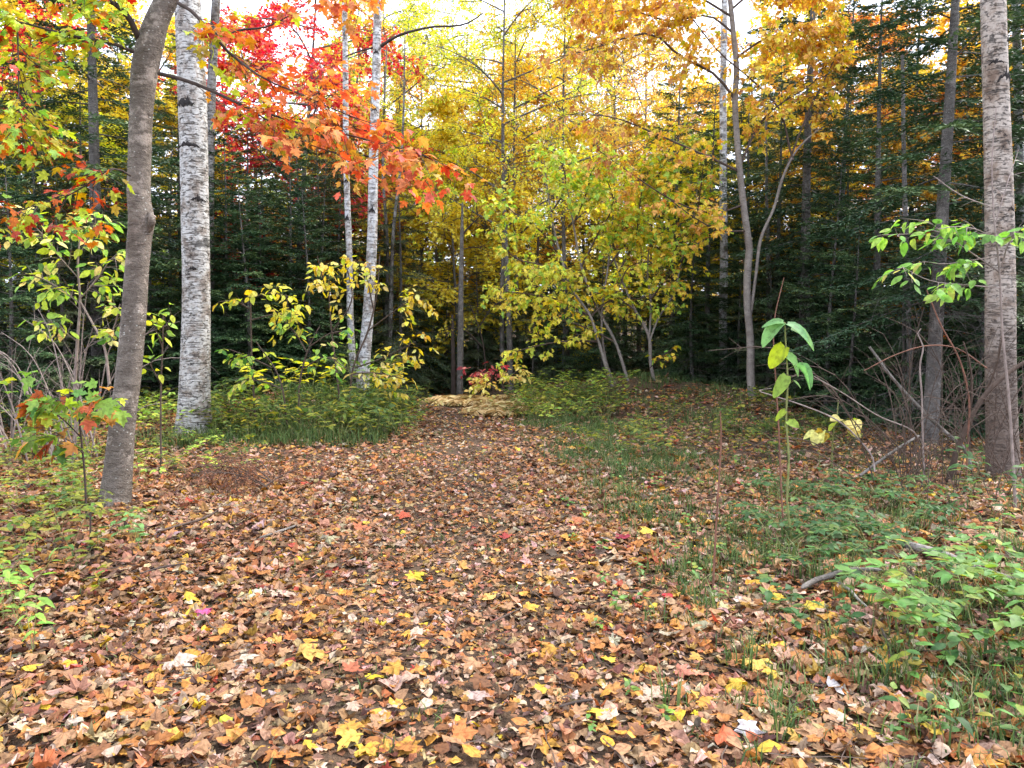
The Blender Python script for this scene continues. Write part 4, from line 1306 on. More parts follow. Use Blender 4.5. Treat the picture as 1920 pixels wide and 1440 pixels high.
bare_shrub('tangle of bare grey stems spreading beside the leaning maple', 8.6, bare, 403, M['grey_twig'])
MP = pal((4, (0.22, 0.36, 0.06)), (2, YGREEN), (2, (0.55, 0.26, 0.06)), (1, (0.5, 0.12, 0.05)), (1.5, GREEN))
traced_tree('maple_sapling', 'small maple sapling with broad green and orange leaves at the leaning maple', 'sapling', 5.7,
            [[(162, 965, 5), (158, 880, 4.4), (150, 800, 4), (146, 760, 3), (150, 720, 2)]], M['dark_wood'], M['dark_wood'],
            [([(152, 820, 3), (110, 780, 2.4), (60, 755, 2), (15, 745, 1.5)], 5.7, -0.2, 12, 0.2, 3),
             ([(148, 770, 3), (120, 740, 2.4), (80, 730, 1.6)], 5.7, -0.2, 9, 0.2, 3),
             ([(150, 790, 3), (180, 760, 2.4), (205, 740, 1.6)], 5.7, -0.2, 9, 0.18, 3),
             ([(156, 850, 3), (120, 820, 2.4), (80, 800, 1.6)], 5.7, -0.3, 9, 0.2, 3)],
            LV_MAPLE, MAPLE_HI, MP, 404, 0.13, 300, stem_name='stem', sides=6)
YP = pal((5, YEL), (3, PYEL), (2, (0.66, 0.42, 0.06)), (1.5, YGREEN))
traced_tree('hobblebush', 'slender yellow-leaved shrub in front of the white birch pair', 'shrub', 12.2,
            [[(655, 760, 5), (662, 690, 4), (690, 620, 4), (705, 560, 3), (712, 480, 2)], [(640, 760, 4), (630, 690, 4), (620, 600, 3), (615, 500, 2)]], M['twig'], M['twig'],
            [([(700, 580, 3), (690, 530, 2.4), (680, 490, 1.6)], 12.2, -0.2, 9, 0.4, 3),
             ([(690, 620, 3), (730, 590, 2.4), (780, 555, 1.6)], 12.2, -0.3, 10, 0.4, 3),
             ([(665, 690, 3), (720, 670, 2.4), (780, 640, 1.6)], 12.2, -0.3, 10, 0.4, 3),
             ([(662, 700, 3), (710, 700, 2.4), (760, 712, 1.6)], 12.2, -0.4, 10, 0.35, 3),
             ([(618, 560, 3), (605, 520, 2.4), (595, 480, 1.6)], 12.2, -0.2, 10, 0.4, 3),
             ([(625, 620, 3), (660, 560, 2.4), (650, 500, 1.6)], 12.2, -0.2, 10, 0.4, 3)],
            LV_OVATE, OVATE_HI, YP, 405, 0.12, 300, stem_name='stem', sides=6)
traced_tree('hobblebush', 'low broad-leaved green shrub between the thick birch and the birch pair', 'shrub', 10.8,
            [[(560, 775, 5), (565, 700, 4), (580, 650, 3), (600, 610, 2)], [(540, 775, 4), (520, 700, 3), (480, 640, 2)]], M['twig'], M['twig'],
            [([(580, 650, 3), (620, 625, 2.4), (655, 620, 1.6)], 10.8, -0.2, 9, 0.3, 4),
             ([(570, 690, 3), (610, 670, 2.4), (650, 690, 1.6)], 10.8, -0.3, 9, 0.3, 4),
             ([(575, 660, 3), (550, 620, 2.4), (530, 600, 1.6)], 10.8, -0.2, 9, 0.3, 4),
             ([(510, 690, 3), (470, 670, 2.4), (430, 655, 1.6)], 10.8, -0.2, 9, 0.3, 4),
             ([(530, 730, 3), (490, 715, 2.4), (440, 710, 1.6)], 10.8, -0.3, 8, 0.3, 4)],
            LV_OVATE, OVATE_HI, pal((4, LGREEN), (3, YGREEN), (2, GREEN), (1, PYEL)), 406, 0.115, 300, stem_name='stem', sides=6)
traced_tree('hobblebush', 'thin shrub with drooping yellow leaf fans next to the thick birch', 'shrub', 11.2,
            [[(478, 760, 4), (472, 660, 3.4), (470, 580, 3), (470, 545, 2)]], M['twig'], M['twig'],
            [([(470, 580, 3), (440, 565, 2.4), (415, 565, 1.6)], 11.2, -0.2, 6, 0.3, 3),
             ([(470, 560, 3), (500, 550, 2.4), (540, 555, 1.6)], 11.2, -0.2, 7, 0.35, 3),
             ([(472, 600, 3), (510, 590, 2.4), (560, 590, 1.6)], 11.2, -0.2, 6, 0.35, 3)],
            LV_OVATE, OVATE_HI, pal((4, (0.60, 0.58, 0.08)), (3, YEL), (2, YGREEN)), 407, 0.13, 300, stem_name='stem', sides=6)
traced_tree('hobblebush', 'bright green leafy shoot between the leaning maple and the thick birch', 'shrub', 8.0,
            [[(300, 830, 4), (302, 720, 3.4), (305, 640, 3), (306, 590, 2)]], M['twig'], M['twig'],
            [([(304, 650, 3), (290, 610, 2.4), (285, 590, 1.6)], 8.0, -0.2, 4, 0.18, 4),
             ([(305, 640, 3), (318, 615, 2.4), (325, 600, 1.6)], 8.0, -0.2, 4, 0.18, 4),
             ([(302, 720, 3), (285, 690, 2.4), (280, 680, 1.6)], 8.0, -0.2, 4, 0.18, 3)],
            LV_OVATE, OVATE_HI, pal((4, YGREEN), (3, LGREEN)), 408, 0.12, 300, stem_name='stem', sides=6)
traced_tree('shrub', 'crimson and pink leaved shrub behind the dry ferns', 'shrub', 16.3,
            [[(925, 770, 4), (925, 730, 3), (920, 695, 2)]], M['twig'], M['twig'],
            [([(922, 720, 3), (905, 700, 2.4), (895, 690, 1.6)], 16.3, -0.2, 8, 0.35, 4), ([(922, 710, 3), (930, 690, 2.4), (935, 685, 1.6)], 16.3, -0.2, 8, 0.3, 4)],
            LV_OVATE, OVATE_HI, pal((4, (0.50, 0.08, 0.10)), (3, (0.60, 0.20, 0.18)), (1, CRIM)), 409, 0.12, 300, stem_name='stem', sides=6)
traced_tree('shrub', 'pale yellow leaved shrub leaning over the dry ferns', 'shrub', 15.4,
            [[(945, 785, 4), (945, 740, 3), (940, 705, 2)]], M['twig'], M['twig'],
            [([(945, 740, 3), (920, 725, 2.4), (900, 715, 1.6)], 15.4, -0.2, 10, 0.35, 4), ([(943, 730, 3), (960, 705, 2.4), (970, 695, 1.6)], 15.4, -0.2, 10, 0.35, 4),
             ([(945, 755, 3), (925, 750, 2.4), (905, 755, 1.6)], 15.4, -0.3, 8, 0.35, 4)],
            LV_OVATE, OVATE_HI, pal((4, PYEL), (3, (0.74, 0.50, 0.16)), (2, YGREEN)), 410, 0.12, 300, stem_name='stem', sides=6)
traced_tree('shrub', 'sparse small-leaved yellow shrub hanging in the shade above the ferns', 'shrub', 17.6,
            [[(905, 765, 4), (910, 690, 3), (900, 620, 2.4), (880, 570, 2)]], M['dark_wood'], M['dark_wood'],
            [([(905, 650, 3), (870, 620, 2.4), (840, 615, 1.6)], 17.6, -0.2, 12, 0.6, 3), ([(900, 610, 3), (930, 570, 2.4), (960, 560, 1.6)], 17.6, -0.2, 12, 0.6, 3)],
            LV_OVATE, OVATE_HI, pal((4, YEL), (3, (0.6, 0.5, 0.08)), (2, YGREEN)), 411, 0.08, 300, stem_name='stem', sides=6)

# right side: leafy sapling in front of the tan birch
traced_tree('viburnum', 'thin sapling with bright green leaf sprays in front of the tan birch', 'sapling', 5.9,
            [[(1903, 1000, 7), (1900, 880, 6.4), (1890, 733, 6), (1880, 633, 5), (1873, 500, 4.4), (1863, 400, 3.6), (1860, 300, 2.4), (1868, 200, 1.6)]], M['grey_twig'], M['grey_twig'],
            [([(1874, 510, 3.4), (1830, 480, 2.8), (1780, 445, 2.2), (1740, 415, 1.6)], 5.9, -0.2, 7, 0.16, 4),
             ([(1868, 450, 3), (1830, 430, 2.4), (1790, 425, 2), (1760, 430, 1.5)], 5.9, -0.3, 7, 0.15, 4),
             ([(1876, 540, 3), (1820, 535, 2.4), (1740, 525, 2), (1690, 500, 1.5)], 5.9, -0.4, 8, 0.16, 4),
             ([(1878, 500, 3), (1895, 450, 2.4), (1920, 425, 2), (1950, 410, 1.5)], 5.9, -0.3, 8, 0.16, 4),
             ([(1872, 480, 3), (1810, 490, 2.4), (1770, 495, 2), (1730, 490, 1.5)], 5.9, -0.1, 6, 0.14, 4),
             ([(1800, 455, 2), (1730, 440, 1.6), (1660, 440, 1.2)], 5.8, -0.1, 5, 0.12, 3),
             ([(1864, 390, 2.6), (1800, 365, 2.2), (1750, 330, 1.6)], 5.9, 0.2, 4, 0.15, 0),
             ([(1866, 420, 2.4), (1890, 340, 2), (1910, 280, 1.4)], 5.9, 0.2, 4, 0.15, 0)],
            LV_OVATE, OVATE_HI, pal((4, (0.20, 0.42, 0.07)), (3, (0.36, 0.55, 0.10)), (2, (0.14, 0.30, 0.06)), (0.6, (0.5, 0.5, 0.1))), 420, 0.098, 300, stem_name='stem', sides=7, dens=1.4)


def basswood():
    Y = 5.25
    r = R_(430)
    st = px_path([(1487, 1020, 5), (1476, 940, 4.6), (1479, 860, 4.2), (1474, 780, 3.9), (1477, 720, 3.6), (1473, 640, 3.4), (1471, 605, 2.6)], Y)
    base = np.array([st[0, 0], st[0, 1], float(gz(st[0, 0], st[0, 1]))])
    st[0, 2] = base[2] - 0.02
    t = thing('basswood_sapling', base, 'lone thin sapling with a few large pale green drooping leaves', 'sapling')
    q = resample(st, 30)
    link('stem', Acc().add(*tubes(q[:, :3], q[:, 3], 7)).mesh('stem', M['green_stem'], base, True), t)
    pet = []
    for (u0, v0, u1, v1, w, c) in [(1470, 604, 1424, 632, 0.8, (0.173, 0.346, 0.115)), (1471, 604, 1434, 600, 0.7, (0.158, 0.331, 0.108)), (1474, 606, 1520, 622, 0.7, (0.144, 0.317, 0.122)),
                                   (1480, 615, 1535, 636, 0.7, (0.187, 0.374, 0.115)), (1473, 646, 1440, 682, 0.8, (0.331, 0.418, 0.029)), (1471, 664, 1512, 692, 0.7, (0.173, 0.360, 0.094)),
                                   (1492, 684, 1531, 718, 0.5, (0.158, 0.346, 0.108)), (1476, 702, 1458, 735, 0.6, (0.245, 0.374, 0.058)), (1488, 714, 1506, 722, 0.8, (0.173, 0.346, 0.079)),
                                   (1474, 768, 1451, 782, 0.8, (0.288, 0.389, 0.036)), (1476, 790, 1496, 797, 0.8, (0.274, 0.389, 0.058)), (1477, 792, 1470, 800, 0.8, (0.259, 0.360, 0.058))]:
        dy = r.uniform(-0.12, 0.05)
        a, b = P(u0, v0, Y + dy * 0.3), P(u1, v1, Y + dy)
        i = int(np.argmin(np.abs(q[:, 2] - a[2] + 0.01)))
        pet.append(np.linspace(q[i, :3], a, 4))
        d = b - a
        L = np.linalg.norm(d)
        n = norm(np.array([r.normal(0, 0.3), -0.45, 0.9]))
        X, Yv, Z = frames(d[None], n[None])
        o = link('leaf', LV_HEART[int(r.integers(len(LV_HEART)))], t)
        m = mat3(X[0] * w * 0.85, Yv[0], Z[0], a - base, L * 1.05)
        o.matrix_local = m
        o.color = (*c, 1)
    for p_ in pet:
        link('petiole', Acc().add(*tubes(p_, np.full(4, 0.0022), 4)).mesh('petiole', M['green_stem'], base, True), t)


basswood()


# bare sticks and stems on the right
def stick(name, label, pts, Y, dY, mat, cat='stick', forks=(), group=None, n=24, sides=8, lift=False, bump=0.06, seed=1):
    st = px_path(pts, Y, dY)
    base = st[0, :3].copy()
    base[2] = float(gz(base[0], base[1]))
    def laid(pp):
        q = np.array([np.r_[G(u, v), 0.5 * wid(w, G(u, v)[1])] for u, v, w in pp])
        q[:, 2] = gz(q[:, 0], q[:, 1]) + q[:, 3] * 0.8 + lift
        a, b = norm(q[0, :3] - q[1, :3]), norm(q[-1, :3] - q[-2, :3])      # ragged closed ends
        q[:, 3] *= 0.85
        return np.vstack([np.r_[q[0, :3] + a * q[0, 3] * 0.9, q[0, 3] * 0.12], q, np.r_[q[-1, :3] + b * q[-1, 3] * 1.4, q[-1, 3] * 0.12]])

    if lift:
        st = laid(pts)
        base = st[1, :3].copy()
        base[2] = float(gz(base[0], base[1]))
    t = thing(name, base, label, cat, group)
    link('shaft', Acc().add(*trunk_geo(st, sides, n, bump, seed)).mesh('shaft', mat, base, True), t)
    for f in forks:
        q = px_path(f, Y, dY)
        if lift:
            q = laid(f)
        link('side_branch', Acc().add(*trunk_geo(q, 6, 16, bump, seed + 3)).mesh('side_branch', mat, base, True), t)
    return t


stick('dead_branch', 'long straight grey dead branch leaning into the tangle by the tan birch', [(1822, 880, 9), (1807, 840, 8.5), (1780, 817, 8), (1727, 767, 7.4), (1680, 717, 6.6), (1630, 650, 5)], 6.9, 0.3, M['dead_wood'], 'branch')
stick('dead_branch', 'grey dead branch lying low across the foot of the long leaning branch', [(1612, 892, 6), (1680, 843, 6), (1723, 817, 5)], 6.6, 0.4, M['dead_wood'], 'branch')
stick('bent_stem', 'thick brown leaning stem rising in front of the tan birch', [(1778, 905, 14), (1796, 840, 12), (1813, 800, 11), (1847, 740, 10), (1890, 700, 9), (1935, 670, 8)], 7.0, -0.2, M['twig'], 'stem',
      [[(1813, 800, 6), (1822, 740, 5), (1818, 680, 4), (1806, 640, 2.4)], [(1847, 740, 5), (1870, 680, 4), (1880, 620, 2.4)]])
stick('bare_shoot', 'reddish bare stem curving up through the tangle by the tan birch', [(1812, 900, 4.5), (1815, 817, 4.2), (1817, 750, 4), (1800, 677, 3.6), (1763, 607, 3), (1737, 543, 2)], 6.8, 0, M['red_twig'], 'stem')
stick('bare_shoot', 'pale upright bare stem crossed by the long leaning branch', [(1733, 900, 4), (1730, 817, 4), (1728, 735, 3.8), (1725, 683, 3.6), (1731, 650, 3.2), (1722, 620, 2.6), (1727, 616, 2)], 6.7, 0, M['grey_twig'], 'stem')
stick('arched_stem', 'thin arched stem bending from the tangle to above the large-leaved sapling', [(1723, 830, 3.5), (1713, 810, 3.2), (1647, 780, 3), (1580, 737, 2.6), (1525, 705, 2)], 6.8, -0.6, M['grey_twig'], 'stem')
stick('arched_stem', 'long thin stem sagging from the tangle towards the forked grey maple', [(1640, 885, 3.6), (1637, 860, 3.4), (1613, 827, 3.2), (1573, 790, 3), (1513, 763, 2.6), (1450, 742, 2.2), (1423, 733, 1.6), (1447, 728, 1.2)], 6.6, 0.4, M['grey_twig'], 'stem')
stick('arched_stem', 'thin reddish stem bowed sideways above the bare tangle', [(1850, 690, 3), (1790, 652, 2.8), (1740, 648, 2.6), (1680, 665, 2.2), (1620, 695, 1.8)], 6.9, -0.2, M['red_twig'], 'stem')
stick('bare_shoot', 'dark straight reddish stem standing alone in the grass beside the trail', [(1336, 1120, 4.6), (1342, 1000, 4.2), (1348, 900, 3.8), (1352, 800, 3), (1350, 770, 1.6)], 4.25, 0, M['red_twig'], 'stem')
stick('bare_shoot', 'thin bare stem right beside the large-leaved sapling', [(1470, 1010, 4), (1464, 900, 3.6), (1460, 800, 3.2), (1455, 720, 2.8), (1452, 600, 2), (1470, 520, 1.4)], 5.45, 0.1, M['red_twig'], 'stem')
rb = R_(440)
bare = []
for k in range(52):
    u0 = rb.uniform(1640, 1935)
    lean = rb.normal(0, 130)
    h = rb.uniform(110, 330)
    bare.append([(u0, 900 + rb.uniform(-25, 30), rb.uniform(1.4, 3.2)), (u0 + lean * 0.35, 900 - h * 0.45, 1.9), (u0 + lean * 0.8, 900 - h * 0.8, 2), (u0 + lean * 1.3, 900 - h + abs(lean) * 0.25, 1)])
bare_shrub('dense tangle of bare brown stems around the foot of the tan birch', 6.9, bare, 441, M['twig'], 8, 0.3)

stick('fallen_stick', 'forked weathered grey stick lying on the leaves', [(1504, 1124, 12), (1530, 1110, 13), (1554, 1102, 13), (1586, 1092, 12), (1615, 1088, 11), (1648, 1088, 9)], 4.2, 0.05, M['dead_wood'], lift=0.05,
      forks=[[(1566, 1106, 9), (1580, 1117, 8), (1594, 1130, 7.5), (1612, 1147, 6), (1625, 1160, 5)], [(1586, 1092, 6), (1588, 1084, 4)]])
lg = [(1690, 1035, 18), (1760, 1055, 20), (1830, 1085, 21), (1900, 1108, 20), (1990, 1125, 19)]
stick('fallen_log', 'grey fallen log lying behind the bright green herbs', lg, 4.75, -0.25, M['dead_wood'], 'log', lift=0.03, sides=12)
for k, (pts, Y, lab, mt) in enumerate([([(488, 1021, 5), (520, 1010, 5.4), (556, 998, 5)], 5.4, 'short pale stick lying left on the trail leaves', 'dead_wood'),
                                       ([(290, 1012, 5), (340, 997, 5.4), (380, 985, 5), (410, 968, 4)], 5.5, 'long brown stick lying near the foot of the leaning maple', 'twig'),
                                       ([(262, 1092, 4), (300, 1080, 5), (345, 1072, 4)], 4.5, 'dark twig lying in the leaves below the leaning maple', 'dark_wood'),
                                       ([(1050, 1350, 6), (1085, 1340, 7), (1110, 1335, 6)], 2.95, 'short dark stick half buried in leaves on the trail', 'dark_wood'),
                                       ([(918, 1185, 3.4), (950, 1170, 4), (985, 1152, 3)], 3.75, 'thin brown twig lying across the middle of the trail', 'twig'),
                                       ([(1652, 1195, 6), (1665, 1230, 6), (1672, 1262, 4)], 3.6, 'dark curved stick lying below the forked grey stick', 'dark_wood'),
                                       ([(170, 960, 4), (166, 1060, 4), (150, 1120, 5), (130, 1165, 4)], 4.7, 'crooked dark twig sloping through the yellow-green herbs', 'dark_wood')]):
    stick('fallen_stick', lab, pts, Y, 0, M[mt], lift=0.04 if k < 6 else False, seed=50 + k, sides=6)
# ------------------------------------------------------------------ brown dead fir branch heap beside the trail
def dead_heap():
    r = R_(450)
    base = G(498, 915)
    t = thing('dead_fir_branch', base, 'rust-brown dead fir branches heaped beside the trail', 'branch')
    for k in range(10):
        a0 = r.uniform(0, 6.28)
        s = np.linspace(0, 1, 6)
        L = r.uniform(0.55, 0.95)
        p0 = base + np.array([r.normal(0, 0.15), r.normal(0, 0.15), 0.04])
        path = p0 + L * np.c_[s * math.cos(a0), s * math.sin(a0) * 0.7, 0.55 * s - 0.42 * s ** 2 + r.uniform(0, 0.12) * s]
        tw, _ = twigs_on(path, 26, r, 0.1, 1, 0.22, 1, 0.8, 0.1, 0.2, 4, 0.5)
        b = wood_part('bough', [np.c_[path, 0.007 * (1 - 0.7 * s)]], M['twig'], t, base, 5, 8, [(tw, 0.003)])
        p, d, n = leaf_sites(tw, 9, r, 0.9, 0.1, 0, 0.8, 0.1)
        V, T, rv, uv = leaves(OVATE_LO, p, d, n, 0.045 * r.uniform(0.6, 1.2, len(p)), r, aspect=0.35)
        o = link('dry_needles', Acc().add(V, T, rv).mesh('dry_needles', M['brown_needles'], base), b)
        o['kind'] = 'stuff'


dead_heap()


# ------------------------------------------------------------------ ferns, herbs, low shrubs (prototypes + copies)
def fern_proto(seed):
    r = R_(seed)
    out = []
    for k in range(7):
        ph = k * 0.9 + r.normal(0, 0.2)
        L = r.uniform(0.4, 0.62)
        s = np.linspace(0, 1, 14)
        path = L * np.c_[s * math.cos(ph), s * math.sin(ph), 0.85 * s - 0.75 * s ** 2]
        a = Acc().add(*tubes(path, 0.004 * (1 - 0.7 * s), 3))
        tt = np.repeat(np.linspace(0.12, 0.98, 22), 2)
        p, tg = on_path(path, tt)
        sg = np.tile([1.0, -1.0], 22)[:, None]
        lat = norm(np.cross(tg, [0, 0, 1.0])) * sg
        d = norm(lat + 0.35 * tg - np.array([0, 0, 0.25]) + r.normal(0, 0.1, (44, 3)))
        V, T, rv, uv = leaves(OVATE_HI, p, d, norm(np.array([0, 0, 1.0]) + r.normal(0, 0.3, (44, 3))), 0.15 * np.sin(np.pi * np.clip(tt * 0.9 + 0.1, 0, 1)) + 0.02, r, aspect=0.5)
        a.add(V, T, rv)
        out.append(a.mesh('fern_frond', M['fern']))
    return out


FERN = [fern_proto(s) for s in (61, 62)]
r = R_(460)
for k in range(17):
    u, Y = r.uniform(835, 1000), r.uniform(13.2, 16.0)
    loc = onground(u, Y)
    t = thing('dry_fern', loc, 'dry tan fern clump where the trail bends', 'fern', 'dry ferns where the trail bends')
    t.rotation_euler = (0, 0, r.uniform(0, 6.28))
    t.scale = [r.uniform(0.95, 1.35)] * 3
    for me in FERN[k % 2]:
        link('frond', me, t)


def herb_proto(kind, seed):
    """-> stem mesh, list of (leaf mesh, matrix)"""
    r = R_(seed)
    a = Acc()
    lv = []
    if kind == 'broad':         # low stem with ovate leaf pairs
        H = 0.22
        stems = [np.c_[np.linspace(0, r.normal(0, 0.05), 5), np.linspace(0, r.normal(0, 0.05), 5), np.linspace(0, H * r.uniform(0.7, 1.2), 5)] for _ in range(2)]
        sz, per, var = 0.075, 5, LV_OVATE
    elif kind == 'tall':        # upright wand with narrow leaves
        H = 0.5
        stems = [np.c_[np.linspace(0, r.normal(0, 0.14), 5), np.linspace(0, r.normal(0, 0.14), 5), np.linspace(0, H * r.uniform(0.7, 1.2), 5)] for _ in range(2)]
        sz, per, var = 0.10, 8, LV_NARROW
    elif kind == 'bramble':     # arching canes, three-part leaves
        s = np.linspace(0, 1, 6)
        stems = []
        for _ in range(3):
            ph, L = r.uniform(0, 6.28), r.uniform(0.3, 0.45)
            stems.append(L * np.c_[s * math.cos(ph), s * math.sin(ph), 0.95 * s - 0.5 * s ** 2])
        sz, per, var = 0.07, 5, LV_OVATE
    else:                       # compound leaf herb
        s = np.linspace(0, 1, 6)
        stems = []
        for _ in range(5):
            ph, L = r.uniform(0, 6.28), r.uniform(0.35, 0.6)
            stems.append(L * np.c_[s * math.cos(ph) * 0.7, s * math.sin(ph) * 0.7, 1.05 * s - 0.35 * s ** 2])
        sz, per, var = 0.085, 6, LV_OVATE
    for st in stems:
        a.add(*tubes(st, 0.003 * np.linspace(1, 0.4, len(st)), 4))
        tt = np.linspace(0.35, 1, per)
        p, tg = on_path(st, tt)
        for i in range(per):
            ph = i * 2.4 + r.normal(0, 0.3)
            if kind in ('bramble', 'compound'):
                lat = norm(np.cross(tg[i], [0, 0, 1.0]) + 1e-3) * (1 if i % 2 else -1)
                d0 = norm(lat + 0.5 * tg[i] + r.normal(0, 0.15, 3))
                d0[2] *= 0.35
                dirs = [norm(d0)] + [norm(Matrix.Rotation(x, 3, 'Z') @ Vector(d0)) for x in (1.0, -1.0)]
                pet = 0.03
            else:
                dirs = [norm(np.array([math.cos(ph), math.sin(ph), r.uniform(-0.1, 0.35)]))]
                pet = 0.008
            p1 = p[i] + norm(np.asarray(dirs[0])) * pet
            a.add(*tubes(np.array([p[i], p1]), np.array([0.0018, 0.0014]), 3))
            for dd in dirs:
                dd = np.asarray(dd, float)
                n = norm(np.array([0, 0, 1.0]) + r.normal(0, 0.25, 3))
                X, Y, Z = frames(dd[None], n[None])
                lv.append((var[int(r.integers(len(var)))], mat3(X[0], Y[0], Z[0], p1, sz * r.uniform(0.65, 1.25) * (0.8 if dd is not dirs[0] else 1))))
    return a.mesh('herb_stem', M['green_stem'], smooth=True), lv


HERBS = {k: [herb_proto(k, 470 + 10 * j + i) for i in range(3)] for j, k in enumerate(('broad', 'tall', 'bramble', 'compound'))}
HERB_FAR = {}


def herb_far_mesh(kind, i):
    """leaves joined into one mesh, for herbs too small to show single leaves"""
    key = (kind, i)
    if key not in HERB_FAR:
        a = Acc()
        rr = R_(480 + i)
        for me, m in HERBS[kind][i][1]:
            V = np.empty(len(me.vertices) * 3)
            me.vertices.foreach_get('co', V)
            V = V.reshape(-1, 3) @ np.array(m.to_3x3()).T + np.array(m.translation)
            T = np.array([p.vertices[:] for p in me.polygons])
            a.add(V, T, np.full(len(V), rr.uniform()))
        HERB_FAR[key] = a.mesh('herb_foliage', M['shrub_green'])
    return HERB_FAR[key]


def put_herb(kind, loc, s, cols, r, label, group, far=False, mat=None):
    name = {'broad': 'broadleaf_herb', 'tall': 'upright_herb', 'bramble': 'bramble', 'compound': 'compound_leaf_herb'}[kind]
    i = int(r.integers(3))
    stem, lv = HERBS[kind][i]
    t = thing(name, loc, label, 'plant', group)
    t.rotation_euler = (r.normal(0, 0.08), r.normal(0, 0.08), r.uniform(0, 6.28))
    t.scale = (s, s, s)
    link('stem', stem, t)
    if far:
        o = link('foliage', herb_far_mesh(kind, i), t)
        o['kind'] = 'stuff'
        if mat is not None:
            o.material_slots[0].link = 'OBJECT'
            o.material_slots[0].material = mat
        return t
    cc = pick(cols, len(lv), r)
    for (me, m), c in zip(lv, cc):
        o = link('leaf', me, t)
        o.matrix_local = m
        o.color = (*[float(x) for x in c], 1)
    return t


def scatter(n, box, r, fn, mind=0.0):
    """box: px (u0,u1,v0,v1) on the ground"""
    done = []
    tries = 0
    while len(done) < n and tries < n * 20:
        tries += 1
        p = G(r.uniform(box[0], box[1]), r.uniform(box[2], box[3]))
        if any((p[0] - q[0]) ** 2 + (p[1] - q[1]) ** 2 < mind * mind for q in done):
            continue
        p[2] = float(gz(p[0], p[1])) + 0.005
        done.append(p)
        fn(p)


r = R_(500)
CGREEN = [(4, (0.052, 0.122, 0.037)), (3, (0.080, 0.172, 0.049)), (1, (0.134, 0.220, 0.049))]
CBRIGHT = [(4, (0.134, 0.281, 0.073)), (3, (0.184, 0.331, 0.086)), (2, (0.220, 0.318, 0.055)), (0.6, (0.306, 0.306, 0.049))]
CYG = [(4, (0.257, 0.294, 0.043)), (3, (0.134, 0.245, 0.049)), (2, (0.379, 0.343, 0.061)), (1, (0.086, 0.172, 0.043))]
# bright green compound-leaved clump, lower right
for (u, v, s, lab) in [(1760, 1230, 1.1, 'bright green compound-leaved herb nearest the forked grey stick'), (1840, 1250, 1.15, 'bright green compound-leaved herb leaning out furthest over the fallen leaves'),
                       (1900, 1225, 1.1, 'bright green compound-leaved herb beside the one leaning furthest out'), (1810, 1150, 1.1, 'bright green compound-leaved herb in the middle of its clump'),
                       (1875, 1130, 1.05, 'bright green compound-leaved herb right against the fallen log'), (1940, 1170, 1.0, 'bright green compound-leaved herb at the thick end of the fallen log'),
                       (1720, 1175, 0.75, 'smallest bright green compound-leaved herb between the clump and the forked stick')]:
    p = G(u, v)
    put_herb('compound', p, s * 0.88, CBRIGHT, r, lab, 'bright green herbs in front of the fallen log')
scatter(36, (1440, 1740, 915, 1085), r, lambda p: put_herb('bramble', p, r.uniform(0.75, 1.05), CGREEN, r, 'dark green trailing bramble among leaves between large-leaved sapling and log', 'dark green brambles by the large-leaved sapling'), 0.16)
scatter(10, (1400, 1700, 1080, 1200), r, lambda p: put_herb('broad', p, r.uniform(0.6, 0.9), CGREEN, r, 'low green herb growing around the forked grey stick', 'low herbs around the forked stick'), 0.15)
scatter(9, (1640, 1920, 1260, 1420), r, lambda p: put_herb('broad', p, r.uniform(0.6, 0.95), CGREEN + CBRIGHT, r, 'small green herb poking through leaves below the bright green clump', 'small herbs below the bright green clump'), 0.15)
scatter(30, (1030, 1480, 860, 1160), r, lambda p: put_herb('broad', p, r.uniform(0.4, 0.7), CBRIGHT, r, 'small bright seedling in the grass beside the trail', 'seedlings in the grass beside the trail'), 0.2)
scatter(5, (1090, 1330, 1150, 1420), r, lambda p: put_herb('broad', p, r.uniform(0.35, 0.5), CBRIGHT, r, 'tiny bright seedling growing up through the trail leaves', 'seedlings on the trail'), 0.2)
scatter(6, (1750, 1920, 930, 1010), r, lambda p: put_herb('tall', p, r.uniform(0.7, 1.0), CGREEN, r, 'upright dark green herb under the bare tangle by the tan birch', 'upright herbs under the bare tangle'), 0.15)
# yellow-green herbs, lower left
scatter(34, (0, 190, 850, 1010), r, lambda p: put_herb('bramble', p, r.uniform(0.75, 1.15), CYG, r, 'yellow-green bramble at the foot of the leaning maple', 'yellow-green brambles at the leaning maple'), 0.17)
scatter(14, (-40, 210, 1010, 1140), r, lambda p: put_herb('broad', p, r.uniform(0.75, 1.15), CYG, r, 'yellow-green broad-leaved herb below the leaning maple', 'broad herbs below the leaning maple'), 0.15)
scatter(3, (-20, 70, 1170, 1240), r, lambda p: put_herb('tall', p, 0.75, [(1, (0.26, 0.46, 0.08))], r, 'green herb with long pointed leaves next to the trail leaves', 'long-leaved herbs by the trail'), 0.15)
scatter(3, (225, 270, 985, 1040), r, lambda p: put_herb('broad', p, 0.8, [(1, (0.20, 0.38, 0.12))], r, 'small green herb right beside the foot of the leaning maple', 'small herbs at the maple foot'), 0.1)
scatter(20, (270, 460, 830, 900), r, lambda p: put_herb('bramble', p, r.uniform(0.8, 1.1), CYG, r, 'small leafy bramble at the foot of the thick white birch', 'brambles at the foot of the thick birch', True, mat=M['green'] if r.uniform() < 0.4 else M['shrub_green']), 0.22)
scatter(12, (-20, 190, 790, 870), r, lambda p: put_herb('compound', p, r.uniform(0.8, 1.2), CYG, r, 'leafy yellow-green herb under the bare grey tangle', 'leafy herbs under the bare grey tangle'), 0.3)
scatter(16, (260, 480, 765, 825), r, lambda p: put_herb('compound', p, r.uniform(0.9, 1.3), None, r, 'green leafy herb around the foot of the thick white birch', 'leafy herbs at the thick birch', True, mat=(M['shrub_green'], M['green'])[int(r.uniform() < 0.4)]), 0.25)
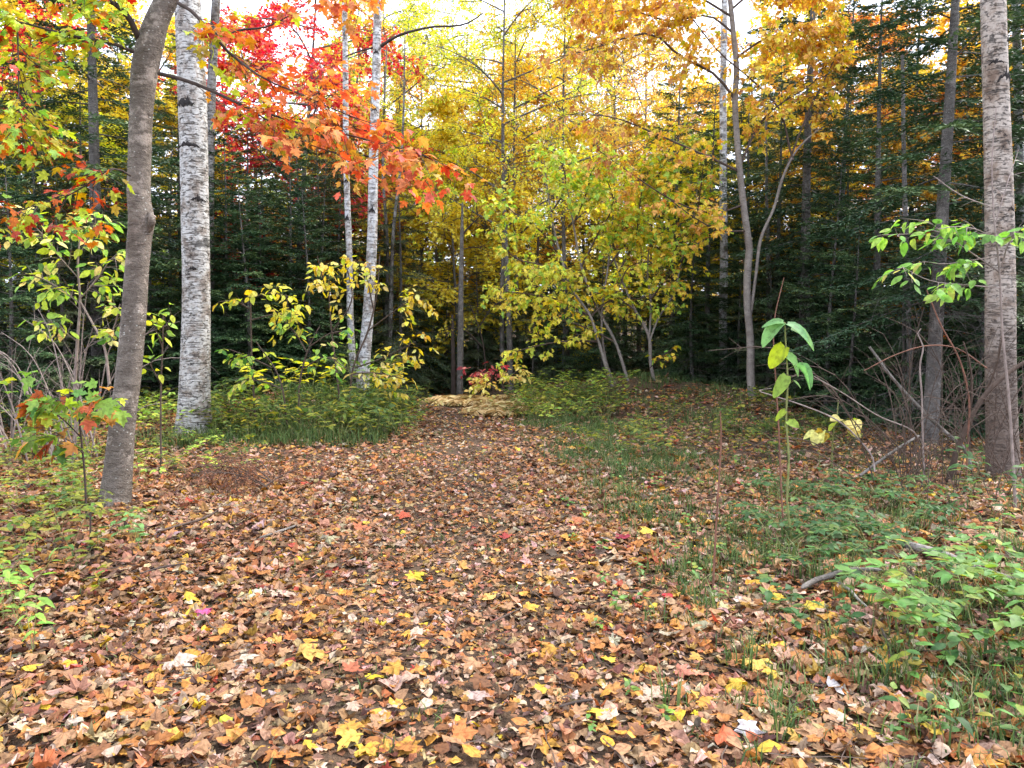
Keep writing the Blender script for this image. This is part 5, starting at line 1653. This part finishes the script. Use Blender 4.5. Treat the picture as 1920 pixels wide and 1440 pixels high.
L1, G1 = 'green leafy plant on the grassy bank below the white birch pair', 'leafy plants on the bank below the birch pair'
scatter(72, (400, 805, 752, 832), r, lambda p: put_herb(('bramble', 'tall', 'compound')[int(r.integers(3))], p, r.uniform(0.85, 1.35), None, r, L1, G1, True), 0.25)
L1, G1 = 'low yellow-green thicket plant on the mound below the arching sapling', 'thicket plants on the mound'
scatter(60, (985, 1150, 738, 792), r, lambda p: put_herb(('bramble', 'compound')[int(r.integers(2))], p, r.uniform(0.8, 1.35), None, r, L1, G1, True, mat=(M['shrub_green'], M['green'])[int(r.uniform() < 0.2)]), 0.25)
L1, G1 = 'small green plant in the leaves around the grey maple foot', 'small plants around the grey maple foot'
scatter(78, (1110, 1600, 752, 860), r, lambda p: put_herb(('bramble', 'broad', 'compound')[int(r.integers(3))], p, r.uniform(0.6, 1.05), None, r, L1, G1, True), 0.3)
L1, G1 = 'shaded bush of small green leaves under the firs on the left', 'bushes under the firs'
L1 = 'shaded bush of small green leaves under the firs behind the birches'
scatter(26, (250, 760, 715, 755), r, lambda p: put_herb(('compound', 'tall')[int(r.integers(2))], p, r.uniform(1.4, 2.2), None, r, L1, G1, True, mat=(M['shrub_green'], M['yellowgreen'], M['green'])[int(r.integers(3))]), 0.3)

# ------------------------------------------------------------------ yellow wilted big-leaved plant near the grey maple
traced_tree('wilted_plant', 'wilting pale yellow large-leaved plant under the thin arched stems', 'plant', 8.2,
            [[(1560, 860, 4), (1562, 820, 3), (1570, 775, 2.4), (1572, 750, 2)]], M['green_stem'], M['green_stem'],
            [([(1562, 820, 2), (1545, 805, 1.6), (1530, 800, 1.4)], 8.2, -0.1, 3, 0.1, 3), ([(1566, 800, 2), (1580, 790, 1.6), (1590, 795, 1.4)], 8.2, -0.1, 3, 0.1, 3)],
            LV_HEART, HEART, pal((4, PYEL), (3, (0.70, 0.50, 0.10)), (1, YGREEN)), 520, 0.15, 300, stem_name='stem', sides=6)

# ------------------------------------------------------------------ fallen leaves
LIT = [(30, (0.297, 0.168, 0.094)), (20, (0.309, 0.130, 0.044)), (17, (0.168, 0.081, 0.041)), (14, (0.404, 0.286, 0.206)), (9, (0.404, 0.207, 0.048)), (1.6, (0.498, 0.325, 0.035)), (7, (0.081, 0.045, 0.029)), (0.7, (0.309, 0.053, 0.032))]


def density(x, y):
    off = np.abs(x - trail_x(y)) / trail_w(y)
    base = 0.72 + 0.28 * sstep(0.1, 0.9, off)
    patch = 0.5 + 0.5 * np.sin(1.7 * x + 0.6 * np.sin(1.3 * y)) * np.sin(1.1 * y + 0.9 * np.sin(2.1 * x))
    right = sstep(0.9, 1.5, (x - trail_x(y)) / trail_w(y)) * sstep(3.0, 5.0, y)
    return base * (0.72 + 0.28 * patch) * (1 - 0.42 * right)


def litter():
    r = R_(600)
    a = Acc()
    for (y0, y1, rho, tmpl, tmpl2, s0, crum) in [(1.2, 4.2, 1250, MAPLE_HI, OVATE_HI, 0.058, 0.5), (1.2, 4.2, 1500, MAPLE_MID, OVATE_LO, 0.052, 0.28), (4.2, 8.5, 800, MAPLE_MID, OVATE_HI, 0.060, 0.5), (4.2, 8.5, 900, MAPLE_LO, OVATE_LO, 0.058, 0.28), (8.5, 14.0, 620, MAPLE_LO, OVATE_LO, 0.065, 0.4), (14.0, 28.0, 70, MAPLE_LO, OVATE_LO, 0.11, 0.3)]:
        hw = lambda y: 0.78 * y + 1.0
        area = (hw(y0) + hw(y1)) * (y1 - y0)
        n = int(area * rho)
        y = y0 + (y1 - y0) * np.sqrt(r.uniform((y0 / y1) ** 2, 1, n)) if False else r.uniform(y0, y1, n)
        keep = r.uniform(0, 1, n) < hw(y) / hw(y1)
        y = y[keep]
        x = r.uniform(-1, 1, len(y)) * hw(y)
        keep = r.uniform(0, 1, len(y)) < density(x, y)
        x, y = x[keep], y[keep]
        n = len(x)
        lay = r.uniform(0, 1, n) if crum > 0.35 else r.uniform(0, 0.35, n)
        z = gz(x, y) + 0.010 + 0.032 * lay ** 1.2
        ph = r.uniform(0, 6.28, n)
        d = np.c_[np.cos(ph), np.sin(ph), r.normal(0, 0.16, n)]
        nr = norm(np.array([0, 0, 1.0]) + r.normal(0, 0.26, (n, 3)))
        flip = r.uniform(0, 1, n) < 0.4
        nr[flip] *= -1
        s = s0 * np.clip(np.exp(r.normal(-0.05, 0.36, n)), 0.35, 1.9)
        s *= 1 - 0.3 * np.exp(-((x - trail_x(y)) / (0.6 * trail_w(y))) ** 2)
        cols = pick(LIT, n, r, 0.2)
        isM = r.uniform(0, 1, n) < 0.40
        for msk, tm, asp in ((isM, tmpl, 1.0), (~isM, tmpl2, 1.25)):
            V, T, rv, uv = leaves(tm, np.c_[x, y, z][msk], d[msk], nr[msk], s[msk], r, 0.1, 0.1, crum, aspect=asp * r.uniform(0.75, 1.1, msk.sum()))
            g = gz(V[:, 0], V[:, 1]) + 0.008
            V[:, 2] = np.maximum(V[:, 2], g)
            a.add(V, T, rv, uv, np.repeat(cols[msk], len(tm[0]), 0))
    print('litter tris', a.ntri())
    o = link('leaf_litter', a.mesh('leaf_litter', M['litter'], uv=True, col=True))
    tag(o, 'brown, tan and orange fallen leaves carpeting the trail and forest floor', 'leaf litter', None, 'stuff')


litter()

LV_FALL = leaf_variants('fallen_maple_leaf', MAPLE_HI, M['fallen'], 12, 71, 0.08, 0.08, 0.28)
LV_FALL2 = leaf_variants('fallen_ovate_leaf', OVATE_HI, M['fallen'], 6, 72, 0.12, 0.1, 0.25, 1.2)


def fallen(u, v, px, col, label, group, r, ovate=False):
    p = G(u, v)
    Y = p[1]
    size = wid(px, math.hypot(Y, 1.5))
    p[2] = float(gz(p[0], p[1])) + 0.048
    ph = r.uniform(0, 6.28)
    d = np.array([math.cos(ph), math.sin(ph), r.normal(0, 0.1)])
    n = norm(np.array([0, -0.12, 1.0]) + r.normal(0, 0.16, 3))
    X, Yv, Z = frames(d[None], n[None])
    me = (LV_FALL2 if ovate else LV_FALL)
    o = link('fallen_leaf', me[int(r.integers(len(me)))])
    o.matrix_world = mat3(X[0], Yv[0], Z[0], p, size)
    o.color = (*[float(c) for c in np.clip(col, 0.01, 0.9)], 1)
    tag(o, label, 'leaf', group)
    return o


r = R_(610)
SP = [(383, 1168, 34, (0.449, 0.077, 0.197), 'bright pink fallen maple leaf on the trail'),
      (765, 1095, 40, (0.479, 0.371, 0.030), 'clean bright yellow maple leaf lying on the middle of the trail'),
      (692, 1293, 36, (0.479, 0.359, 0.024), 'small yellow fallen leaf below the clean bright yellow one'),
      (755, 1308, 56, (0.335, 0.216, 0.173), 'large pale pinkish maple leaf with its stem pointing at the viewer'),
      (560, 1245, 56, (0.395, 0.252, 0.060), 'large golden maple leaf spread flat at the left of the trail'),
      (1212, 1010, 34, (0.455, 0.335, 0.042), 'yellow maple leaf lying in the grass beside the trail'),
      (1175, 1022, 30, (0.180, 0.012, 0.030), 'dark crimson fallen leaf next to the yellow leaf in grass'),
      (1450, 1138, 36, (0.443, 0.299, 0.030), 'yellow fallen leaf with orange edge next to the forked stick'),
      (1530, 1160, 42, (0.431, 0.312, 0.036), 'yellow maple leaf right below the forked grey stick'),
      (1605, 1165, 46, (0.299, 0.150, 0.114), 'dusty pink maple leaf at the tip of the forked stick'),
      (1415, 1255, 44, (0.466, 0.335, 0.072), 'pale golden maple leaf on the leaf-covered ground below the forked stick'),
      (1395, 1302, 48, (0.455, 0.299, 0.036), 'broad yellow maple leaf beside the pale golden leaf'),
      (1455, 1283, 30, (0.466, 0.287, 0.030), 'round golden-yellow fallen leaf next to the broad yellow leaf'),
      (1553, 1304, 44, (0.466, 0.443, 0.431), 'almost white fallen leaf lying underside up'),
      (1400, 1378, 46, (0.455, 0.431, 0.443), 'whitish curled fallen leaf underside up, among orange leaves'),
      (1345, 1398, 46, (0.395, 0.096, 0.036), 'orange-red fallen maple leaf beside the whitish curled leaf'),
      (850, 1405, 44, (0.431, 0.156, 0.048), 'orange-red maple leaf beneath a pinkish one on the trail'),
      (890, 1335, 42, (0.312, 0.222, 0.197), 'greyish pink maple leaf standing up from the trail litter'),
      (670, 1400, 46, (0.443, 0.312, 0.060), 'yellow toothed maple leaf at the bottom of the trail'),
      (655, 1282, 38, (0.275, 0.084, 0.042), 'dull red fallen leaf beside the small yellow leaf'),
      (440, 1262, 44, (0.443, 0.371, 0.275), 'cream-coloured fallen leaf beside the large golden leaf'),
      (320, 1260, 56, (0.395, 0.312, 0.252), 'large beige fallen leaf lying underside up'),
      (750, 975, 26, (0.371, 0.077, 0.036), 'red-orange maple leaf further up the trail'),
      (665, 1000, 34, (0.371, 0.120, 0.054), 'dull orange-red maple leaf on the upper trail'),
      (950, 1022, 22, (0.252, 0.036, 0.030), 'small dark red leaf in the middle of the trail'),
      (1262, 1135, 26, (0.359, 0.024, 0.030), 'bright red leaf scrap in the grassy strip'),
      (1268, 1275, 32, (0.359, 0.132, 0.084), 'salmon-coloured maple leaf on the trail edge'),
      (120, 835, 48, (0.359, 0.156, 0.042), 'large orange-brown leaf caught under the small maple sapling'),
      (985, 1160, 30, (0.466, 0.263, 0.036), 'golden-orange maple leaf in the centre of the trail'),
      (915, 1140, 32, (0.443, 0.287, 0.084), 'pale orange fallen leaf in the centre of the trail')]
for u, v, px, c, lab in SP:
    fallen(u, v, px, c, lab, None, r)
KINDS = [(7, (0.293, 0.161, 0.081), 'tan curled maple leaf lying on the leaf litter', 'tan fallen leaves'),
         (7, (0.318, 0.129, 0.034), 'orange-brown curled leaf lying on the leaf litter', 'orange-brown fallen leaves'),
         (5, (0.394, 0.205, 0.034), 'golden-brown leaf lying on the leaf litter', 'golden-brown fallen leaves'),
         (4, (0.381, 0.272, 0.202), 'pale beige leaf lying on the leaf litter', 'pale beige fallen leaves'),
         (3, (0.159, 0.068, 0.028), 'dark brown leaf lying on the leaf litter', 'dark brown fallen leaves'),
         (1.3, (0.471, 0.321, 0.034), 'small yellow leaf lying on the brown litter', 'small yellow fallen leaves')]
w = np.array([k[0] for k in KINDS])
for k in range(270):
    i = int(r.choice(len(KINDS), p=w / w.sum()))
    v = 1440 - 330 * r.uniform(0, 1) ** 1.1
    u = r.uniform(0, 1920)
    d = math.hypot(G(960, v)[1], 1.5)
    px = r.uniform(0.05, 0.098) * F_PX / d
    fallen(u, v, px, np.array(KINDS[i][1]) * (1 + r.normal(0, 0.12)), KINDS[i][2], KINDS[i][3], r, r.uniform() < 0.3)


# ------------------------------------------------------------------ grass and twig litter
def grass():
    r = R_(620)
    a = Acc()
    P_, H_ = [], []

    def tufts(n, xr, yr, mask, per, h):
        x, y = r.uniform(*xr, n), r.uniform(*yr, n)
        k = (r.uniform(0, 1, n) < mask(x, y)) & (np.abs(x) < 0.8 * y + 0.6)
        x, y = x[k], y[k]
        for xx, yy in ((x, y),):
            m = len(xx) * per
            px = np.repeat(xx, per) + r.normal(0, 0.035, m)
            py = np.repeat(yy, per) + r.normal(0, 0.035, m)
            P_.append(np.c_[px, py, gz(px, py)])
            H_.append(h * r.uniform(0.45, 1.3, m) * np.repeat(r.uniform(0.7, 1.3, len(xx)), per))

    rel = lambda x, y: (x - trail_x(y)) / trail_w(y)
    clump = lambda x, y: np.clip(0.5 + 0.9 * np.sin(2.7 * x + 1.3 * np.sin(1.9 * y)) * np.sin(2.2 * y + 1.1 * np.sin(2.6 * x)), 0.05, 1)
    tufts(14000, (-1, 8), (2.2, 12.5), lambda x, y: sstep(0.75, 1.3, rel(x, y)) * (1 - 0.85 * sstep(2.2, 3.4, rel(x, y))) * clump(x, y), 11, 0.105)
    tufts(3200, (-6, 3), (2.0, 11), lambda x, y: 0.35 * clump(x, y), 8, 0.065)
    tufts(4200, (-5.2, 0), (9.5, 16), lambda x, y: sstep(-0.9, -1.3, rel(x, y)) * (1 - sstep(-3.6, -4.8, rel(x, y))), 9, 0.20)
    tufts(1600, (-1, 5), (10.5, 16), lambda x, y: sstep(1.0, 1.5, rel(x, y)) * clump(x, y), 9, 0.15)
    tufts(2600, (0.3, 7), (3.0, 10.5), lambda x, y: 0.5 * sstep(0.8, 1.2, rel(x, y)) * clump(x + 1.7, y + 0.6), 9, 0.08)
    tufts(260, (0.5, 4), (2.4, 5.0), lambda x, y: clump(x, y) * sstep(0.6, 1.0, rel(x, y)), 20, 0.13)
    p = np.concatenate(P_)
    h = np.concatenate(H_)
    n = len(p)
    ph = r.uniform(0, 6.28, n)
    ln = r.uniform(0.15, 0.95, n)
    dv = np.c_[np.cos(ph), np.sin(ph), np.zeros(n)]
    sd = np.c_[-np.sin(ph), np.cos(ph), np.zeros(n)] * (0.0026 + 0.010 * h[:, None])* r.uniform(0.6, 1.2, (n, 1))
    up = np.array([0, 0, 1.0])
    m1 = p + up * (0.55 * h)[:, None] + dv * (0.28 * ln * h)[:, None]
    tip = p + up * (h * (1 - 0.35 * ln))[:, None] + dv * (0.95 * ln * h)[:, None]
    V = np.stack([p - sd, p + sd, m1 - sd * 0.8, m1 + sd * 0.8, tip], 1).reshape(-1, 3)
    i = np.arange(n)[:, None] * 5
    T = np.concatenate([i + np.array([[0, 1, 3]]), i + np.array([[0, 3, 2]]), i + np.array([[2, 3, 4]])])
    a.add(V, T, np.repeat(np.clip(r.normal(0.42, 0.24, n), 0, 1), 5))
    print('grass tris', a.ntri())
    tag(link('grass', a.mesh('grass', M['grass'])), 'short green grass sprouting through the fallen leaves', 'grass', None, 'stuff')


grass()


def twig_litter():
    r = R_(630)
    n = 1700
    y = r.uniform(2, 14, n)
    x = r.uniform(-1, 1, n) * (0.75 * y + 0.5)
    ph = r.uniform(0, 6.28, n)
    L = r.uniform(0.05, 0.35, n)
    s = np.linspace(-0.5, 0.5, 4)
    pts = np.stack([x[:, None] + L[:, None] * s * np.cos(ph)[:, None] + r.normal(0, 0.008, (n, 4)),
                    y[:, None] + L[:, None] * s * np.sin(ph)[:, None] + r.normal(0, 0.008, (n, 4)), np.zeros((n, 4))], -1)
    pts[:, :, 2] = gz(pts[:, :, 0], pts[:, :, 1]) + r.uniform(0.015, 0.05, (n, 1)) + r.normal(0, 0.006, (n, 4))
    a = Acc().add(*tubes(pts, np.repeat(r.uniform(0.0012, 0.0035, (n, 1)), 4, 1), 3))
    tag(link('twig_litter', a.mesh('twig_litter', M['twig'])), 'thin dry twigs scattered through the fallen leaves', 'twigs', None, 'stuff')


twig_litter()
print('unique tris', sum(len(m.polygons) for m in bpy.data.meshes))
print('objects', len(bpy.data.objects))
